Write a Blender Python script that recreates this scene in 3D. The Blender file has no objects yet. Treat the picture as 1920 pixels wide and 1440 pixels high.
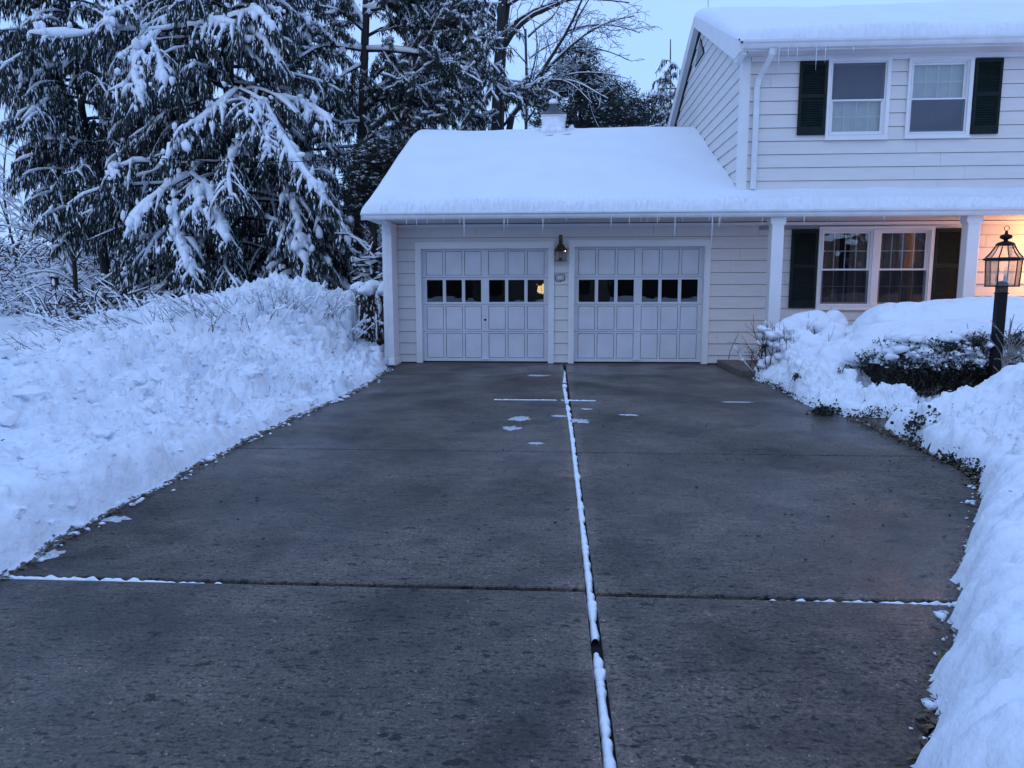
import bpy, bmesh, math, random
import numpy as np
from mathutils import Matrix, Vector

# ------------------------------------------------------------------ camera, sky, sun, exposure
SC = bpy.context.scene
COL = SC.collection
F_PX, YAW, PITCH, ROLL = 1361.7, -0.0596, 0.1331, -0.00168
CAM = np.array([-0.1307, -14.337, 1.5095])
_f = np.array([math.sin(YAW) * math.cos(PITCH), math.cos(YAW) * math.cos(PITCH), -math.sin(PITCH)])
_r = np.array([math.cos(YAW), -math.sin(YAW), 0.0])
_u = np.cross(_r, _f)
_r, _u = math.cos(ROLL) * _r + math.sin(ROLL) * _u, -math.sin(ROLL) * _r + math.cos(ROLL) * _u
cam_data = bpy.data.cameras.new('camera')
cam_data.sensor_width = 36.0
cam_data.lens = 36.0 * F_PX / 1920.0
cam_data.clip_start = 0.05
cam_data.clip_end = 2000.0
cam = bpy.data.objects.new('camera', cam_data)
COL.objects.link(cam)
cam.matrix_world = Matrix(((_r[0], _u[0], -_f[0], CAM[0]), (_r[1], _u[1], -_f[1], CAM[1]),
                           (_r[2], _u[2], -_f[2], CAM[2]), (0, 0, 0, 1)))
SC.camera = cam

SUN_EL, SUN_AZ = math.radians(7.0), math.radians(205.0)
world = bpy.data.worlds.new('World')
SC.world = world
world.use_nodes = True
wn = world.node_tree
for n in list(wn.nodes):
    wn.nodes.remove(n)
sky = wn.nodes.new('ShaderNodeTexSky')
sky.sky_type = 'NISHITA'
sky.sun_disc = False
sky.sun_elevation = SUN_EL
sky.sun_rotation = SUN_AZ
sky.dust_density = 2.0
sky.ozone_density = 4.0
bg1 = wn.nodes.new('ShaderNodeBackground'); bg1.inputs['Strength'].default_value = 0.05
bg2 = wn.nodes.new('ShaderNodeBackground')          # even blue cloud cover of dusk
bg2.inputs['Color'].default_value = (0.385, 0.60, 1.07, 1); bg2.inputs['Strength'].default_value = 1.09
addn = wn.nodes.new('ShaderNodeAddShader')
wout = wn.nodes.new('ShaderNodeOutputWorld')
wn.links.new(sky.outputs[0], bg1.inputs['Color'])
wn.links.new(bg1.outputs[0], addn.inputs[0]); wn.links.new(bg2.outputs[0], addn.inputs[1])
wn.links.new(addn.outputs[0], wout.inputs['Surface'])

sun_d = bpy.data.lights.new('sun', 'SUN')
sun_d.energy = 0.12; sun_d.angle = math.radians(35); sun_d.color = (1.0, 0.93, 0.85)
sun = bpy.data.objects.new('sun', sun_d); COL.objects.link(sun)
sd = Vector((math.sin(SUN_AZ) * math.cos(math.radians(38)), math.cos(SUN_AZ) * math.cos(math.radians(38)), math.sin(math.radians(38))))
sun.rotation_euler = sd.to_track_quat('Z', 'Y').to_euler()

SC.view_settings.view_transform = 'Standard'
SC.view_settings.look = 'None'
SC.view_settings.exposure = 0.0
SC.view_settings.gamma = 1.0
SC.view_settings.use_curve_mapping = False
SC.cycles.max_bounces = 8
SC.cycles.transparent_max_bounces = 12
SC.cycles.use_denoising = True

rng = np.random.default_rng(7)
random.seed(7)

# ------------------------------------------------------------------ helpers
def ray(px, py):
    return (px - 960) / F_PX * _r - (py - 720) / F_PX * _u + _f
def at(px, py, Y):
    d = ray(px, py); return CAM + d * ((Y - CAM[1]) / d[1])
def gz(px, py, Z=0.0):
    d = ray(px, py); return CAM + d * ((Z - CAM[2]) / d[2])

_perm = np.random.default_rng(3).permutation(4096).astype(np.int64)
_grad = np.random.default_rng(4).normal(size=(4096, 3)); _grad /= np.linalg.norm(_grad, axis=1)[:, None]
def perlin(P):
    P = np.asarray(P, float); i = np.floor(P).astype(np.int64); f = P - i
    u = f * f * f * (f * (f * 6 - 15) + 10)
    out = 0
    for dx in (0, 1):
        for dy in (0, 1):
            for dz in (0, 1):
                h = _perm[(_perm[(_perm[(i[:, 0] + dx) & 4095] + i[:, 1] + dy) & 4095] + i[:, 2] + dz) & 4095]
                g = _grad[h]
                d = g[:, 0] * (f[:, 0] - dx) + g[:, 1] * (f[:, 1] - dy) + g[:, 2] * (f[:, 2] - dz)
                w = (u[:, 0] if dx else 1 - u[:, 0]) * (u[:, 1] if dy else 1 - u[:, 1]) * (u[:, 2] if dz else 1 - u[:, 2])
                out = out + w * d
    return out * 1.6
def fbm(P, o=3, l=2.1, g=.5):
    s = 0; a = 1.0; P = np.asarray(P, float)
    for k in range(o):
        s = s + a * perlin(P + 17.3 * k); P = P * l; a *= g
    return s
def cell(P, s):
    """rounded clods: 1 at a clod's centre, 0 where clods meet"""
    Q = P[:, :2] / s + 0.35 * np.stack([perlin(P / s * .8), perlin(P / s * .8 + 9.1)], 1)
    i = np.floor(Q).astype(np.int64); f = Q - i
    f1 = np.full(len(Q), 9.); f2 = np.full(len(Q), 9.); hh = np.zeros(len(Q))
    for dx in (-1, 0, 1):
        for dy in (-1, 0, 1):
            h = _perm[(_perm[(i[:, 0] + dx) & 4095] + i[:, 1] + dy) & 4095]
            p = np.stack([dx + (h & 255) / 255.0, dy + (h >> 4 & 255) / 255.0], 1)
            d = np.sum((p - f) ** 2, 1)
            n = d < f1
            f2 = np.where(n, f1, np.minimum(f2, d)); f1 = np.where(n, d, f1); hh = np.where(n, (h % 97) / 97.0, hh)
    return np.clip(np.sqrt(f2) - np.sqrt(f1), 0, 1), hh

def link(o, parent=None):
    COL.objects.link(o)
    if parent is not None:
        o.parent = parent
    return o
def tag(o, label=None, cat=None, group=None, kind=None):
    if label: o['label'] = label
    if cat: o['category'] = cat
    if group: o['group'] = group
    if kind: o['kind'] = kind
    return o
def empty(name, loc=(0, 0, 0), parent=None):
    o = bpy.data.objects.new(name, None); o.location = loc; o.empty_display_size = .2
    return link(o, parent)
def npmesh(name, V, Fq, mat, smooth=False):
    """V n*3, Fq list of int arrays (m,k) of k-gons"""
    V = np.asarray(V, float)
    me = bpy.data.meshes.new(name)
    arrs = [np.asarray(a) for a in Fq if len(a)]
    nl = sum(a.size for a in arrs); npoly = sum(len(a) for a in arrs)
    me.vertices.add(len(V)); me.vertices.foreach_set('co', V.astype(np.float32).ravel())
    me.loops.add(nl); me.loops.foreach_set('vertex_index', np.concatenate([a.ravel() for a in arrs]).astype(np.int32))
    me.polygons.add(npoly)
    tot = np.concatenate([np.full(len(a), a.shape[1]) for a in arrs])
    st = np.concatenate([[0], np.cumsum(tot)[:-1]])
    me.polygons.foreach_set('loop_start', st.astype(np.int32))
    me.polygons.foreach_set('use_smooth', np.full(npoly, smooth))
    me.update(calc_edges=True)
    me.validate()
    if mat: me.materials.append(mat)
    return me
class MB:
    def __init__(s): s.v = []; s.f = {}; s.n = 0
    def add(s, V, *Fs):
        V = np.asarray(V, float).reshape(-1, 3)
        s.v.append(V)
        for F in Fs:
            F = np.asarray(F)
            if len(F): s.f.setdefault(F.shape[1], []).append(F + s.n)
        s.n += len(V); return s
    def box(s, x0, x1, y0, y1, z0, z1):
        V = [(x, y, z) for x in (x0, x1) for y in (y0, y1) for z in (z0, z1)]
        return s.add(V, [(0, 1, 3, 2), (4, 6, 7, 5), (0, 4, 5, 1), (2, 3, 7, 6), (0, 2, 6, 4), (1, 5, 7, 3)])
    def hexa(s, V):
        return s.add(V, [(0, 1, 3, 2), (4, 6, 7, 5), (0, 4, 5, 1), (2, 3, 7, 6), (0, 2, 6, 4), (1, 5, 7, 3)])
    def prism(s, poly, axis, a, b):
        n = len(poly); V = []
        for t in (a, b):
            for p in poly:
                q = list(p); q.insert(axis, t); V.append(q)
        F4 = [(i, (i + 1) % n, n + (i + 1) % n, n + i) for i in range(n)]
        s.add(V, F4)
        m = s.n - 2 * n
        s.f.setdefault(n, []).append(np.array([list(range(n))[::-1], list(range(n, 2 * n))]) + m)
        return s
    def lathe(s, prof, c=(0, 0, 0), n=12, rot=0.0):
        prof = np.asarray(prof, float); k = len(prof)
        a = np.arange(n) / n * 2 * math.pi + rot
        V = np.zeros((k, n, 3)); V[..., 0] = prof[:, 0:1] * np.cos(a) + c[0]; V[..., 1] = prof[:, 0:1] * np.sin(a) + c[1]
        V[..., 2] = prof[:, 1:2] + c[2]
        F = [(i * n + j, i * n + (j + 1) % n, (i + 1) * n + (j + 1) % n, (i + 1) * n + j) for i in range(k - 1) for j in range(n)]
        return s.add(V.reshape(-1, 3), F)
    def tubes(s, P, R, S=4):
        """P K*N*3, R K*N"""
        P = np.asarray(P, float); R = np.asarray(R, float)
        if P.ndim == 2: P = P[None]; R = R[None]
        K, N, _ = P.shape
        if K == 0: return s
        T = np.gradient(P, axis=1); T /= np.linalg.norm(T, axis=2)[..., None] + 1e-9
        ref = np.where(np.abs(T[..., 2:3]) > .9, np.array([1., 0, 0]), np.array([0, 0, 1.]))
        A = np.cross(T, ref); A /= np.linalg.norm(A, axis=2)[..., None] + 1e-9
        B = np.cross(A, T)
        an = np.arange(S) / S * 2 * math.pi
        V = P[:, :, None] + R[:, :, None, None] * (A[:, :, None] * np.cos(an)[:, None] + B[:, :, None] * np.sin(an)[:, None])
        i, j = np.meshgrid(np.arange(N - 1), np.arange(S), indexing='ij')
        q = np.stack([i * S + j, i * S + (j + 1) % S, (i + 1) * S + (j + 1) % S, (i + 1) * S + j], -1).reshape(-1, 4)
        F = (q[None] + (np.arange(K) * N * S)[:, None, None]).reshape(-1, 4)
        s.add(V.reshape(-1, 3), F)
        caps = (np.arange(K) * N * S)[:, None] + np.arange(S)
        m = s.n - K * N * S
        s.f.setdefault(S, []).append(caps[:, ::-1] + m); s.f[S].append(caps + (N - 1) * S + m)
        return s
    def kites(s, B, D, W, w, mid=.4):
        """flat diamond blades: base B, along D (vector), width vector W*w"""
        K = len(B); Wv = W * np.asarray(w).reshape(-1, 1)
        V = np.stack([B, B + D * mid + Wv, B + D, B + D * mid - Wv], 1)
        return s.add(V.reshape(-1, 3), (np.arange(K) * 4)[:, None] + np.arange(4))
    def octas(s, C, R):
        """small lumps: C K*3, R K*3"""
        o = np.array([(1, 0, 0), (0, 1, 0), (-1, 0, 0), (0, -1, 0), (0, 0, 1), (0, 0, -1)], float)
        K = len(C)
        V = C[:, None] + R[:, None] * o[None]
        f = np.array([(0, 1, 4), (1, 2, 4), (2, 3, 4), (3, 0, 4), (1, 0, 5), (2, 1, 5), (3, 2, 5), (0, 3, 5)])
        return s.add(V.reshape(-1, 3), (f[None] + (np.arange(K) * 6)[:, None, None]).reshape(-1, 3))
    def mesh(s, name, mat, smooth=False):
        return npmesh(name, np.concatenate(s.v), [np.concatenate(a) for a in s.f.values()], mat, smooth)
    def obj(s, name, mat, parent=None, smooth=False, bevel=0):
        o = bpy.data.objects.new(name, s.mesh(name, mat, smooth))
        if bevel:
            m = o.modifiers.new('b', 'BEVEL'); m.width = bevel; m.segments = 1; m.limit_method = 'ANGLE'
        return link(o, parent)
def kid(name, me, parent=None):
    o = bpy.data.objects.new(name, me); return link(o, parent)
_ico = None
def lump_pts(n=2):
    bm = bmesh.new(); bmesh.ops.create_icosphere(bm, subdivisions=n, radius=1)
    V = np.array([v.co[:] for v in bm.verts]); Fc = np.array([[v.index for v in f.verts] for f in bm.faces]); bm.free()
    return V, Fc
ICO1, ICO2, ICO3, ICO4 = lump_pts(1), lump_pts(2), lump_pts(4), lump_pts(3)
def lumps(mb, C, R, ico=None, rough=.25, seed=0):
    V0, F0 = ico or ICO1
    C = np.asarray(C, float); R = np.asarray(R, float)
    if R.ndim == 1: R = np.repeat(R[:, None], 3, 1)
    K = len(C)
    V = V0[None] * R[:, None]
    W = (C[:, None] + V).reshape(-1, 3)
    n = perlin(W / np.repeat(R.mean(1), len(V0))[:, None] * .9 + seed).reshape(K, -1, 1)
    V = V * (1 + rough * n)
    mb.add((C[:, None] + V).reshape(-1, 3), (F0[None] + (np.arange(K) * len(V0))[:, None, None]).reshape(-1, 3))

# ------------------------------------------------------------------ materials
def new_mat(name):
    m = bpy.data.materials.new(name); m.use_nodes = True
    nt = m.node_tree; b = nt.nodes['Principled BSDF']
    return m, nt, b
def pbr(name, col, rough=.6, metal=0.0, var=0.0, scale=6.0, bump=0.0, bscale=60.0, spec=.5, col2=None, stretch=(1, 1, 1)):
    m, nt, b = new_mat(name)
    b.inputs['Base Color'].default_value = (*col, 1); b.inputs['Roughness'].default_value = rough
    b.inputs['Metallic'].default_value = metal; b.inputs['Specular IOR Level'].default_value = spec
    tc = nt.nodes.new('ShaderNodeTexCoord'); mp = nt.nodes.new('ShaderNodeMapping'); mp.inputs['Scale'].default_value = stretch
    geo = nt.nodes.new('ShaderNodeNewGeometry')
    nt.links.new(geo.outputs['Position'], mp.inputs[0])
    if var or col2:
        n = nt.nodes.new('ShaderNodeTexNoise'); n.inputs['Scale'].default_value = scale; n.inputs['Detail'].default_value = 6
        r = nt.nodes.new('ShaderNodeValToRGB')
        c2 = col2 or tuple(c * (1 - var) for c in col)
        c1 = col if col2 else tuple(min(1, c * (1 + var)) for c in col)
        r.color_ramp.elements[0].position = .35; r.color_ramp.elements[1].position = .65
        r.color_ramp.elements[0].color = (*c2, 1); r.color_ramp.elements[1].color = (*c1, 1)
        nt.links.new(mp.outputs[0], n.inputs['Vector']); nt.links.new(n.outputs['Fac'], r.inputs[0]); nt.links.new(r.outputs[0], b.inputs['Base Color'])
    if bump:
        n2 = nt.nodes.new('ShaderNodeTexNoise'); n2.inputs['Scale'].default_value = bscale; n2.inputs['Detail'].default_value = 5
        bp = nt.nodes.new('ShaderNodeBump'); bp.inputs['Strength'].default_value = 1.0; bp.inputs['Distance'].default_value = bump
        nt.links.new(mp.outputs[0], n2.inputs['Vector']); nt.links.new(n2.outputs['Fac'], bp.inputs['Height']); nt.links.new(bp.outputs[0], b.inputs['Normal'])
    return m

M = {}
M['snow'] = pbr('snow', (.83, .86, .92), .75, var=.03, scale=3, bump=.012, bscale=26, spec=.25)
M['snow_smooth'] = pbr('snow_smooth', (.82, .86, .92), .7, var=.02, scale=1.2, bump=.006, bscale=18, spec=.2)
M['snow_packed'] = pbr('snow_packed', (.79, .82, .88), .8, var=.06, scale=5, bump=.02, bscale=16, spec=.25)
M['cream'] = pbr('cream_paint', (.70, .67, .66), .55, var=.03, scale=2.5, bump=.002, bscale=25, stretch=(1, 1, 6))
M['white'] = pbr('white_paint', (.78, .78, .80), .45, var=.03, scale=2.0)
M['door_white'] = pbr('door_paint', (.66, .67, .72), .5, var=.05, scale=3.0, bump=.001, bscale=40)
M['gutter'] = pbr('gutter_metal', (.70, .71, .74), .4, var=.06, scale=4)
M['green'] = pbr('dark_green_paint', (.006, .014, .013), .6, spec=.22, var=.25, scale=9)
M['black'] = pbr('black_metal', (.005, .005, .006), .5, spec=.2, metal=.0, var=.2, scale=20)
M['bronze'] = pbr('aged_brass', (.10, .085, .055), .45, metal=.7, var=.35, scale=30)
M['slate'] = pbr('grey_roof_metal', (.055, .065, .08), .5, var=.2, scale=8)
M['shingle'] = pbr('roof_shingle', (.06, .06, .065), .9, var=.3, scale=20)
M['groove'] = pbr('shaded_groove', (.33, .33, .37), .8, var=.2, scale=8)  # darker than the door paint: shade of panel grooves put into the colour
M['dark'] = pbr('unlit_dark', (.02, .018, .016), .9, var=.2, scale=3)  # near black: unlit rooms and shade behind siding gaps put into the colour
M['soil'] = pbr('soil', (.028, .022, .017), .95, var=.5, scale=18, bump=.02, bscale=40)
M['leaf_brown'] = pbr('dead_leaf', (.11, .075, .045), .8, var=.5, scale=30)
M['bark'] = pbr('dark_bark', (.022, .019, .018), .9, var=.45, scale=9, bump=.03, bscale=25, stretch=(1, 1, .25))
M['bark_grey'] = pbr('grey_bark', (.055, .05, .046), .9, var=.4, scale=9, bump=.02, bscale=30)
M['shrub_stem'] = pbr('shrub_stem', (.085, .06, .045), .85, var=.4, scale=14)
M['twig'] = pbr('twig', (.04, .03, .026), .85, var=.4, scale=14)
M['twig_grey'] = pbr('twig_grey', (.22, .19, .17), .85, var=.4, scale=14)
M['needle'] = pbr('spruce_needle', (.020, .030, .026), .75, var=.55, scale=1.6, col2=(.008, .014, .014))
M['pine'] = pbr('pine_needle', (.026, .036, .030), .75, col2=(.010, .016, .015), scale=2.0)
M['leaf'] = pbr('evergreen_leaf', (.030, .034, .018), .6, col2=(.012, .014, .010), scale=25)
M['step'] = pbr('step_concrete', (.13, .11, .095), .8, var=.25, scale=7, bump=.004, bscale=60)
M['stain'] = pbr('joint_filler', (.004, .004, .004), .9, var=.3, scale=20)
M['curtain'] = pbr('brown_curtain', (.30, .19, .15), .9, var=.2, scale=3)
M['curtain_white'] = pbr('white_curtain', (.62, .66, .70), .9, var=.08, scale=5)
M['bulb'] = pbr('bulb_socket', (.55, .55, .55), .3)
M['sign_face'] = pbr('sign_face', (.42, .43, .45), .5, var=.1, scale=40)
M['tar'] = pbr('asphalt', (.05, .05, .052), .8, var=.2, scale=20)

def glass_mat(name, rough=.02, tint=(1, 1, 1), refl=1.0, wavy=.0, lo=.06):
    m = bpy.data.materials.new(name); m.use_nodes = True; nt = m.node_tree
    for n in list(nt.nodes): nt.nodes.remove(n)
    out = nt.nodes.new('ShaderNodeOutputMaterial'); mix = nt.nodes.new('ShaderNodeMixShader')
    tr = nt.nodes.new('ShaderNodeBsdfTransparent'); tr.inputs[0].default_value = (*tint, 1)
    gl = nt.nodes.new('ShaderNodeBsdfGlossy'); gl.inputs['Roughness'].default_value = rough
    fr = nt.nodes.new('ShaderNodeFresnel'); fr.inputs[0].default_value = 1.5
    mr = nt.nodes.new('ShaderNodeMapRange'); mr.inputs['To Min'].default_value = lo; mr.inputs['To Max'].default_value = refl
    nt.links.new(fr.outputs[0], mr.inputs['Value']); nt.links.new(mr.outputs[0], mix.inputs[0])
    nt.links.new(tr.outputs[0], mix.inputs[1]); nt.links.new(gl.outputs[0], mix.inputs[2]); nt.links.new(mix.outputs[0], out.inputs[0])
    if wavy:
        geo = nt.nodes.new('ShaderNodeNewGeometry')
        n = nt.nodes.new('ShaderNodeTexNoise'); n.inputs['Scale'].default_value = 4.5; n.inputs['Detail'].default_value = 1
        bp = nt.nodes.new('ShaderNodeBump'); bp.inputs['Distance'].default_value = wavy
        nt.links.new(geo.outputs['Position'], n.inputs['Vector']); nt.links.new(n.outputs['Fac'], bp.inputs['Height'])
        nt.links.new(bp.outputs[0], gl.inputs['Normal'])
    return m
M['pane'] = glass_mat('window_glass', .01, (.93, .95, .95), wavy=.004, lo=.07)
M['pane_garage'] = glass_mat('garage_window_glass', .01, (.8, .85, .85), wavy=.0006, lo=.05)
M['slush'] = pbr('grey_slush', (.50, .52, .56), .35, var=.2, scale=30, bump=.004, bscale=60)
M['small_glass'] = glass_mat('small_lantern_glass', .01, (.86, .88, .9), lo=.01, refl=.06)
M['lamp_glass'] = glass_mat('lantern_glass', .08, (.98, .98, .96), lo=.05, wavy=.004, refl=.6)
M['ice'] = pbr('icicle_ice', (.82, .88, .95), .12, spec=.8)
M['ice'].node_tree.nodes['Principled BSDF'].inputs['Alpha'].default_value = .55
M['screen'] = None
m = bpy.data.materials.new('insect_screen'); m.use_nodes = True; nt = m.node_tree
for n in list(nt.nodes): nt.nodes.remove(n)
o_ = nt.nodes.new('ShaderNodeOutputMaterial'); mx = nt.nodes.new('ShaderNodeMixShader'); mx.inputs[0].default_value = .50
t_ = nt.nodes.new('ShaderNodeBsdfTransparent'); d_ = nt.nodes.new('ShaderNodeBsdfDiffuse'); d_.inputs[0].default_value = (.15, .17, .22, 1)
nt.links.new(t_.outputs[0], mx.inputs[1]); nt.links.new(d_.outputs[0], mx.inputs[2]); nt.links.new(mx.outputs[0], o_.inputs[0])
M['screen'] = m
ms = m.copy(); ms.name = 'fine_insect_screen'; M['screen_fine'] = ms
for n_ in ms.node_tree.nodes:
    if n_.type == 'MIX_SHADER': n_.inputs[0].default_value = .34
    if n_.type == 'BSDF_DIFFUSE': n_.inputs[0].default_value = (.03, .035, .05, 1)
m, nt, b = new_mat('lamp_bulb_lit'); b.inputs['Emission Color'].default_value = (1, .62, .28, 1); b.inputs['Emission Strength'].default_value = 12; M['lit'] = m
m, nt, b = new_mat('lit_window'); b.inputs['Emission Color'].default_value = (1, .66, .28, 1); b.inputs['Emission Strength'].default_value = 7; M['lit_window'] = m

def concrete_mat():
    m, nt, b = new_mat('damp_concrete')
    N, L = nt.nodes.new, nt.links.new
    geo = N('ShaderNodeNewGeometry')
    def noise(scale, detail=6, rough=.6, stretch=(1, 1, 1)):
        mp = N('ShaderNodeMapping'); mp.inputs['Scale'].default_value = stretch; L(geo.outputs['Position'], mp.inputs[0])
        n = N('ShaderNodeTexNoise'); n.inputs['Scale'].default_value = scale; n.inputs['Detail'].default_value = detail; n.inputs['Roughness'].default_value = rough
        L(mp.outputs[0], n.inputs['Vector']); return n.outputs['Fac']
    def ramp(fac, stops):
        r = N('ShaderNodeValToRGB'); e = r.color_ramp.elements
        e[0].position, e[0].color = stops[0][0], (*stops[0][1], 1); e[1].position, e[1].color = stops[1][0], (*stops[1][1], 1)
        for p, c in stops[2:]:
            q = e.new(p); q.color = (*c, 1)
        L(fac, r.inputs[0]); return r.outputs[0]
    def mul(a, c, f=1.0):
        x = N('ShaderNodeMix'); x.data_type = 'RGBA'; x.blend_type = 'MULTIPLY'; x.inputs['Factor'].default_value = f
        L(a, x.inputs[6]); L(c, x.inputs[7]); return x.outputs[2]
    base = ramp(noise(.8, 5, .55), [(.30, (.054, .044, .037)), (.70, (.128, .103, .087))])
    patch = ramp(noise(3.1, 12, .78, (.8, 1.3, 1)), [(.34, (.55, .55, .57)), (.66, (1.36, 1.33, 1.28))])
    broom = ramp(noise(26, 4, .65, (.22, 2.0, 1)), [(.34, (.76, .76, .78)), (.66, (1.22, 1.22, 1.22))])
    grain = ramp(noise(62, 5, .8), [(.38, (.40, .40, .42)), (.62, (1.75, 1.72, 1.68))])
    zone = ramp(noise(.55, 2, .5), [(.42, (0, 0, 0)), (.60, (1, 1, 1))])
    pits = ramp(noise(11, 4, .6, (.75, 1.5, 1)), [(.345, (.10, .10, .12)), (.375, (1, 1, 1))])
    pits2 = ramp(noise(31, 3, .6, (.75, 1.4, 1)), [(.385, (.16, .16, .18)), (.42, (1, 1, 1))])
    stains = ramp(noise(1.3, 4, .5), [(.54, (1, 1, 1)), (.62, (.60, .59, .61))])
    pale = ramp(noise(6.2, 7, .68, (1.0, 1.25, 1)), [(.60, (1, 1, 1)), (.67, (1.55, 1.52, 1.46))])
    spots = N('ShaderNodeTexVoronoi'); spots.inputs['Scale'].default_value = 30; L(geo.outputs['Position'], spots.inputs['Vector'])
    spk = ramp(spots.outputs['Distance'], [(.07, (5.5, 5.5, 5.6)), (.12, (1, 1, 1))])
    sep = N('ShaderNodeSeparateXYZ'); L(geo.outputs['Position'], sep.inputs[0])
    ab = N('ShaderNodeMath'); ab.operation = 'SUBTRACT'; L(sep.outputs[0], ab.inputs[0]); ab.inputs[1].default_value = .056
    ab2 = N('ShaderNodeMath'); ab2.operation = 'ABSOLUTE'; L(ab.outputs[0], ab2.inputs[0])
    trowel = ramp(ab2.outputs[0], [(.060, (1.45, 1.42, 1.38)), (.125, (1, 1, 1))])
    c = mul(base, patch); c = mul(c, broom); c = mul(c, grain); c = mul(c, pits); c = mul(c, pits2); c = mul(c, spk, .7); c = mul(c, stains); c = mul(c, pale); c = mul(c, trowel)
    L(c, b.inputs['Base Color'])
    wet = ramp(noise(.42, 5, .6), [(.38, (.62, .62, .62)), (.60, (.24, .24, .24))])
    fine = ramp(noise(60, 3), [(.3, (.85, .85, .85)), (.7, (1.3, 1.3, 1.3))])
    L(mul(wet, fine), b.inputs['Roughness'])
    b.inputs['Specular IOR Level'].default_value = .45
    b1 = N('ShaderNodeBump'); b1.inputs['Distance'].default_value = .004
    hs = N('ShaderNodeMath'); hs.operation = 'ADD'
    L(noise(120, 4, .7), hs.inputs[0])
    h2 = N('ShaderNodeMath'); h2.operation = 'ADD'; L(noise(24, 4, .6, (.16, 2.6, 1)), h2.inputs[0]); L(pits, h2.inputs[1]); L(h2.outputs[0], hs.inputs[1])
    L(hs.outputs[0], b1.inputs['Height']); L(b1.outputs[0], b.inputs['Normal'])
    return m
M['concrete'] = concrete_mat()

# ------------------------------------------------------------------ ground and driveway
def sm(a, b, x):
    t = np.clip((x - a) / (b - a), 0, 1); return t * t * (3 - 2 * t)
def ground_z(x, y):
    base = .42 + .10 * fbm(np.stack([x / 9, y / 9, 0 * x], -1).reshape(-1, 3), 3).reshape(x.shape)
    dist = np.sqrt(x * x + (y + 5) ** 2)
    base = base + sm(25, 160, dist) * 1.6 * (fbm(np.stack([x / 60, y / 60, 0 * x], -1).reshape(-1, 3), 2).reshape(x.shape) + .2)
    inner = sm(-13.0, -12.4, x) * (1 - sm(12.6, 13.2, x)) * sm(-18.8, -18.2, y) * (1 - sm(np.where(x < -3.2, 3.2, 8.5), np.where(x < -3.2, 3.8, 9.1), y))
    road = sm(-26.5, -26.1, y) * (1 - sm(-19.2, -18.8, y))
    k = np.maximum(inner, road * 1.0)
    return base * (1 - k) + (-.12) * k
g = np.unique(np.concatenate([-np.geomspace(30, 420, 26), np.linspace(-30, 30, 151), np.geomspace(30, 420, 26)]))
gx, gy = np.meshgrid(g, g - 4)
V = np.stack([gx, gy, ground_z(gx, gy)], -1).reshape(-1, 3)
n = len(g); i, j = np.meshgrid(np.arange(n - 1), np.arange(n - 1)); q = (j * n + i)
F = np.stack([q, q + 1, q + n + 1, q + n], -1).reshape(-1, 4)
cen = V[F].mean(1)
soil_sel = cen[:, 2] < .0
me = npmesh('snowy_ground', V, [F], M['snow_smooth'], True)
me.materials.append(M['soil'])
mi = np.zeros(len(F), np.int32); mi[soil_sel] = 1; me.polygons.foreach_set('material_index', mi)
tag(kid('snowy_ground', me), kind='structure')
tag(MB().box(-60, 60, -25.6, -19.6, -.10, -.03).obj('road', M['tar']), kind='structure')

DR = empty('driveway'); tag(DR, kind='structure')
def redge(y):      # the right edge of the concrete
    return np.interp(y, [-18.5, -14, -12.2, -10.9, -8.9, -8.2, 0], [-.2, .42, .98, 1.86, 3.05, 3.25, 3.25])
rows = [(-.02, -4.68), (-4.705, -7.75), (-7.78, -10.82), (-10.865, -13.95), (-13.97, -18.5)]
for (ya, yb) in rows:
    mb = MB(); mb.prism([(-3.3, yb), (.028, yb), (.028, ya), (-3.3, ya)], 2, -.12, 0.0)
    mb.obj('slab', M['concrete'], DR, bevel=.006)
    dy = -.04 if ya == -10.865 else 0
    ys = np.linspace(ya + dy, yb + (-.04 if yb == -10.82 else 0), 9)
    poly = [(.078, ys[0]), (.078, ys[-1])] + [(float(redge(y)), y) for y in ys[::-1]]
    MB().prism(poly, 2, -.12, -.003).obj('slab', M['concrete'], DR, bevel=.006)
# walkway joining from the right
MB().prism([(3.262, -7.05), (11, -7.05), (11, -5.6), (3.262, -5.6)], 2, -.12, -.004).obj('walkway_slab', M['concrete'], DR, bevel=.006)
MB().box(.029, .089, -18.4, -.02, -.11, -.035).box(-3.3, .028, -10.865, -10.82, -.11, -.05).box(.084, 1.9, -10.91, -10.855, -.11, -.05).box(-3.3, 3.2, -7.78, -7.75, -.11, -.05).obj('joint_filler', M['stain'], DR)

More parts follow.
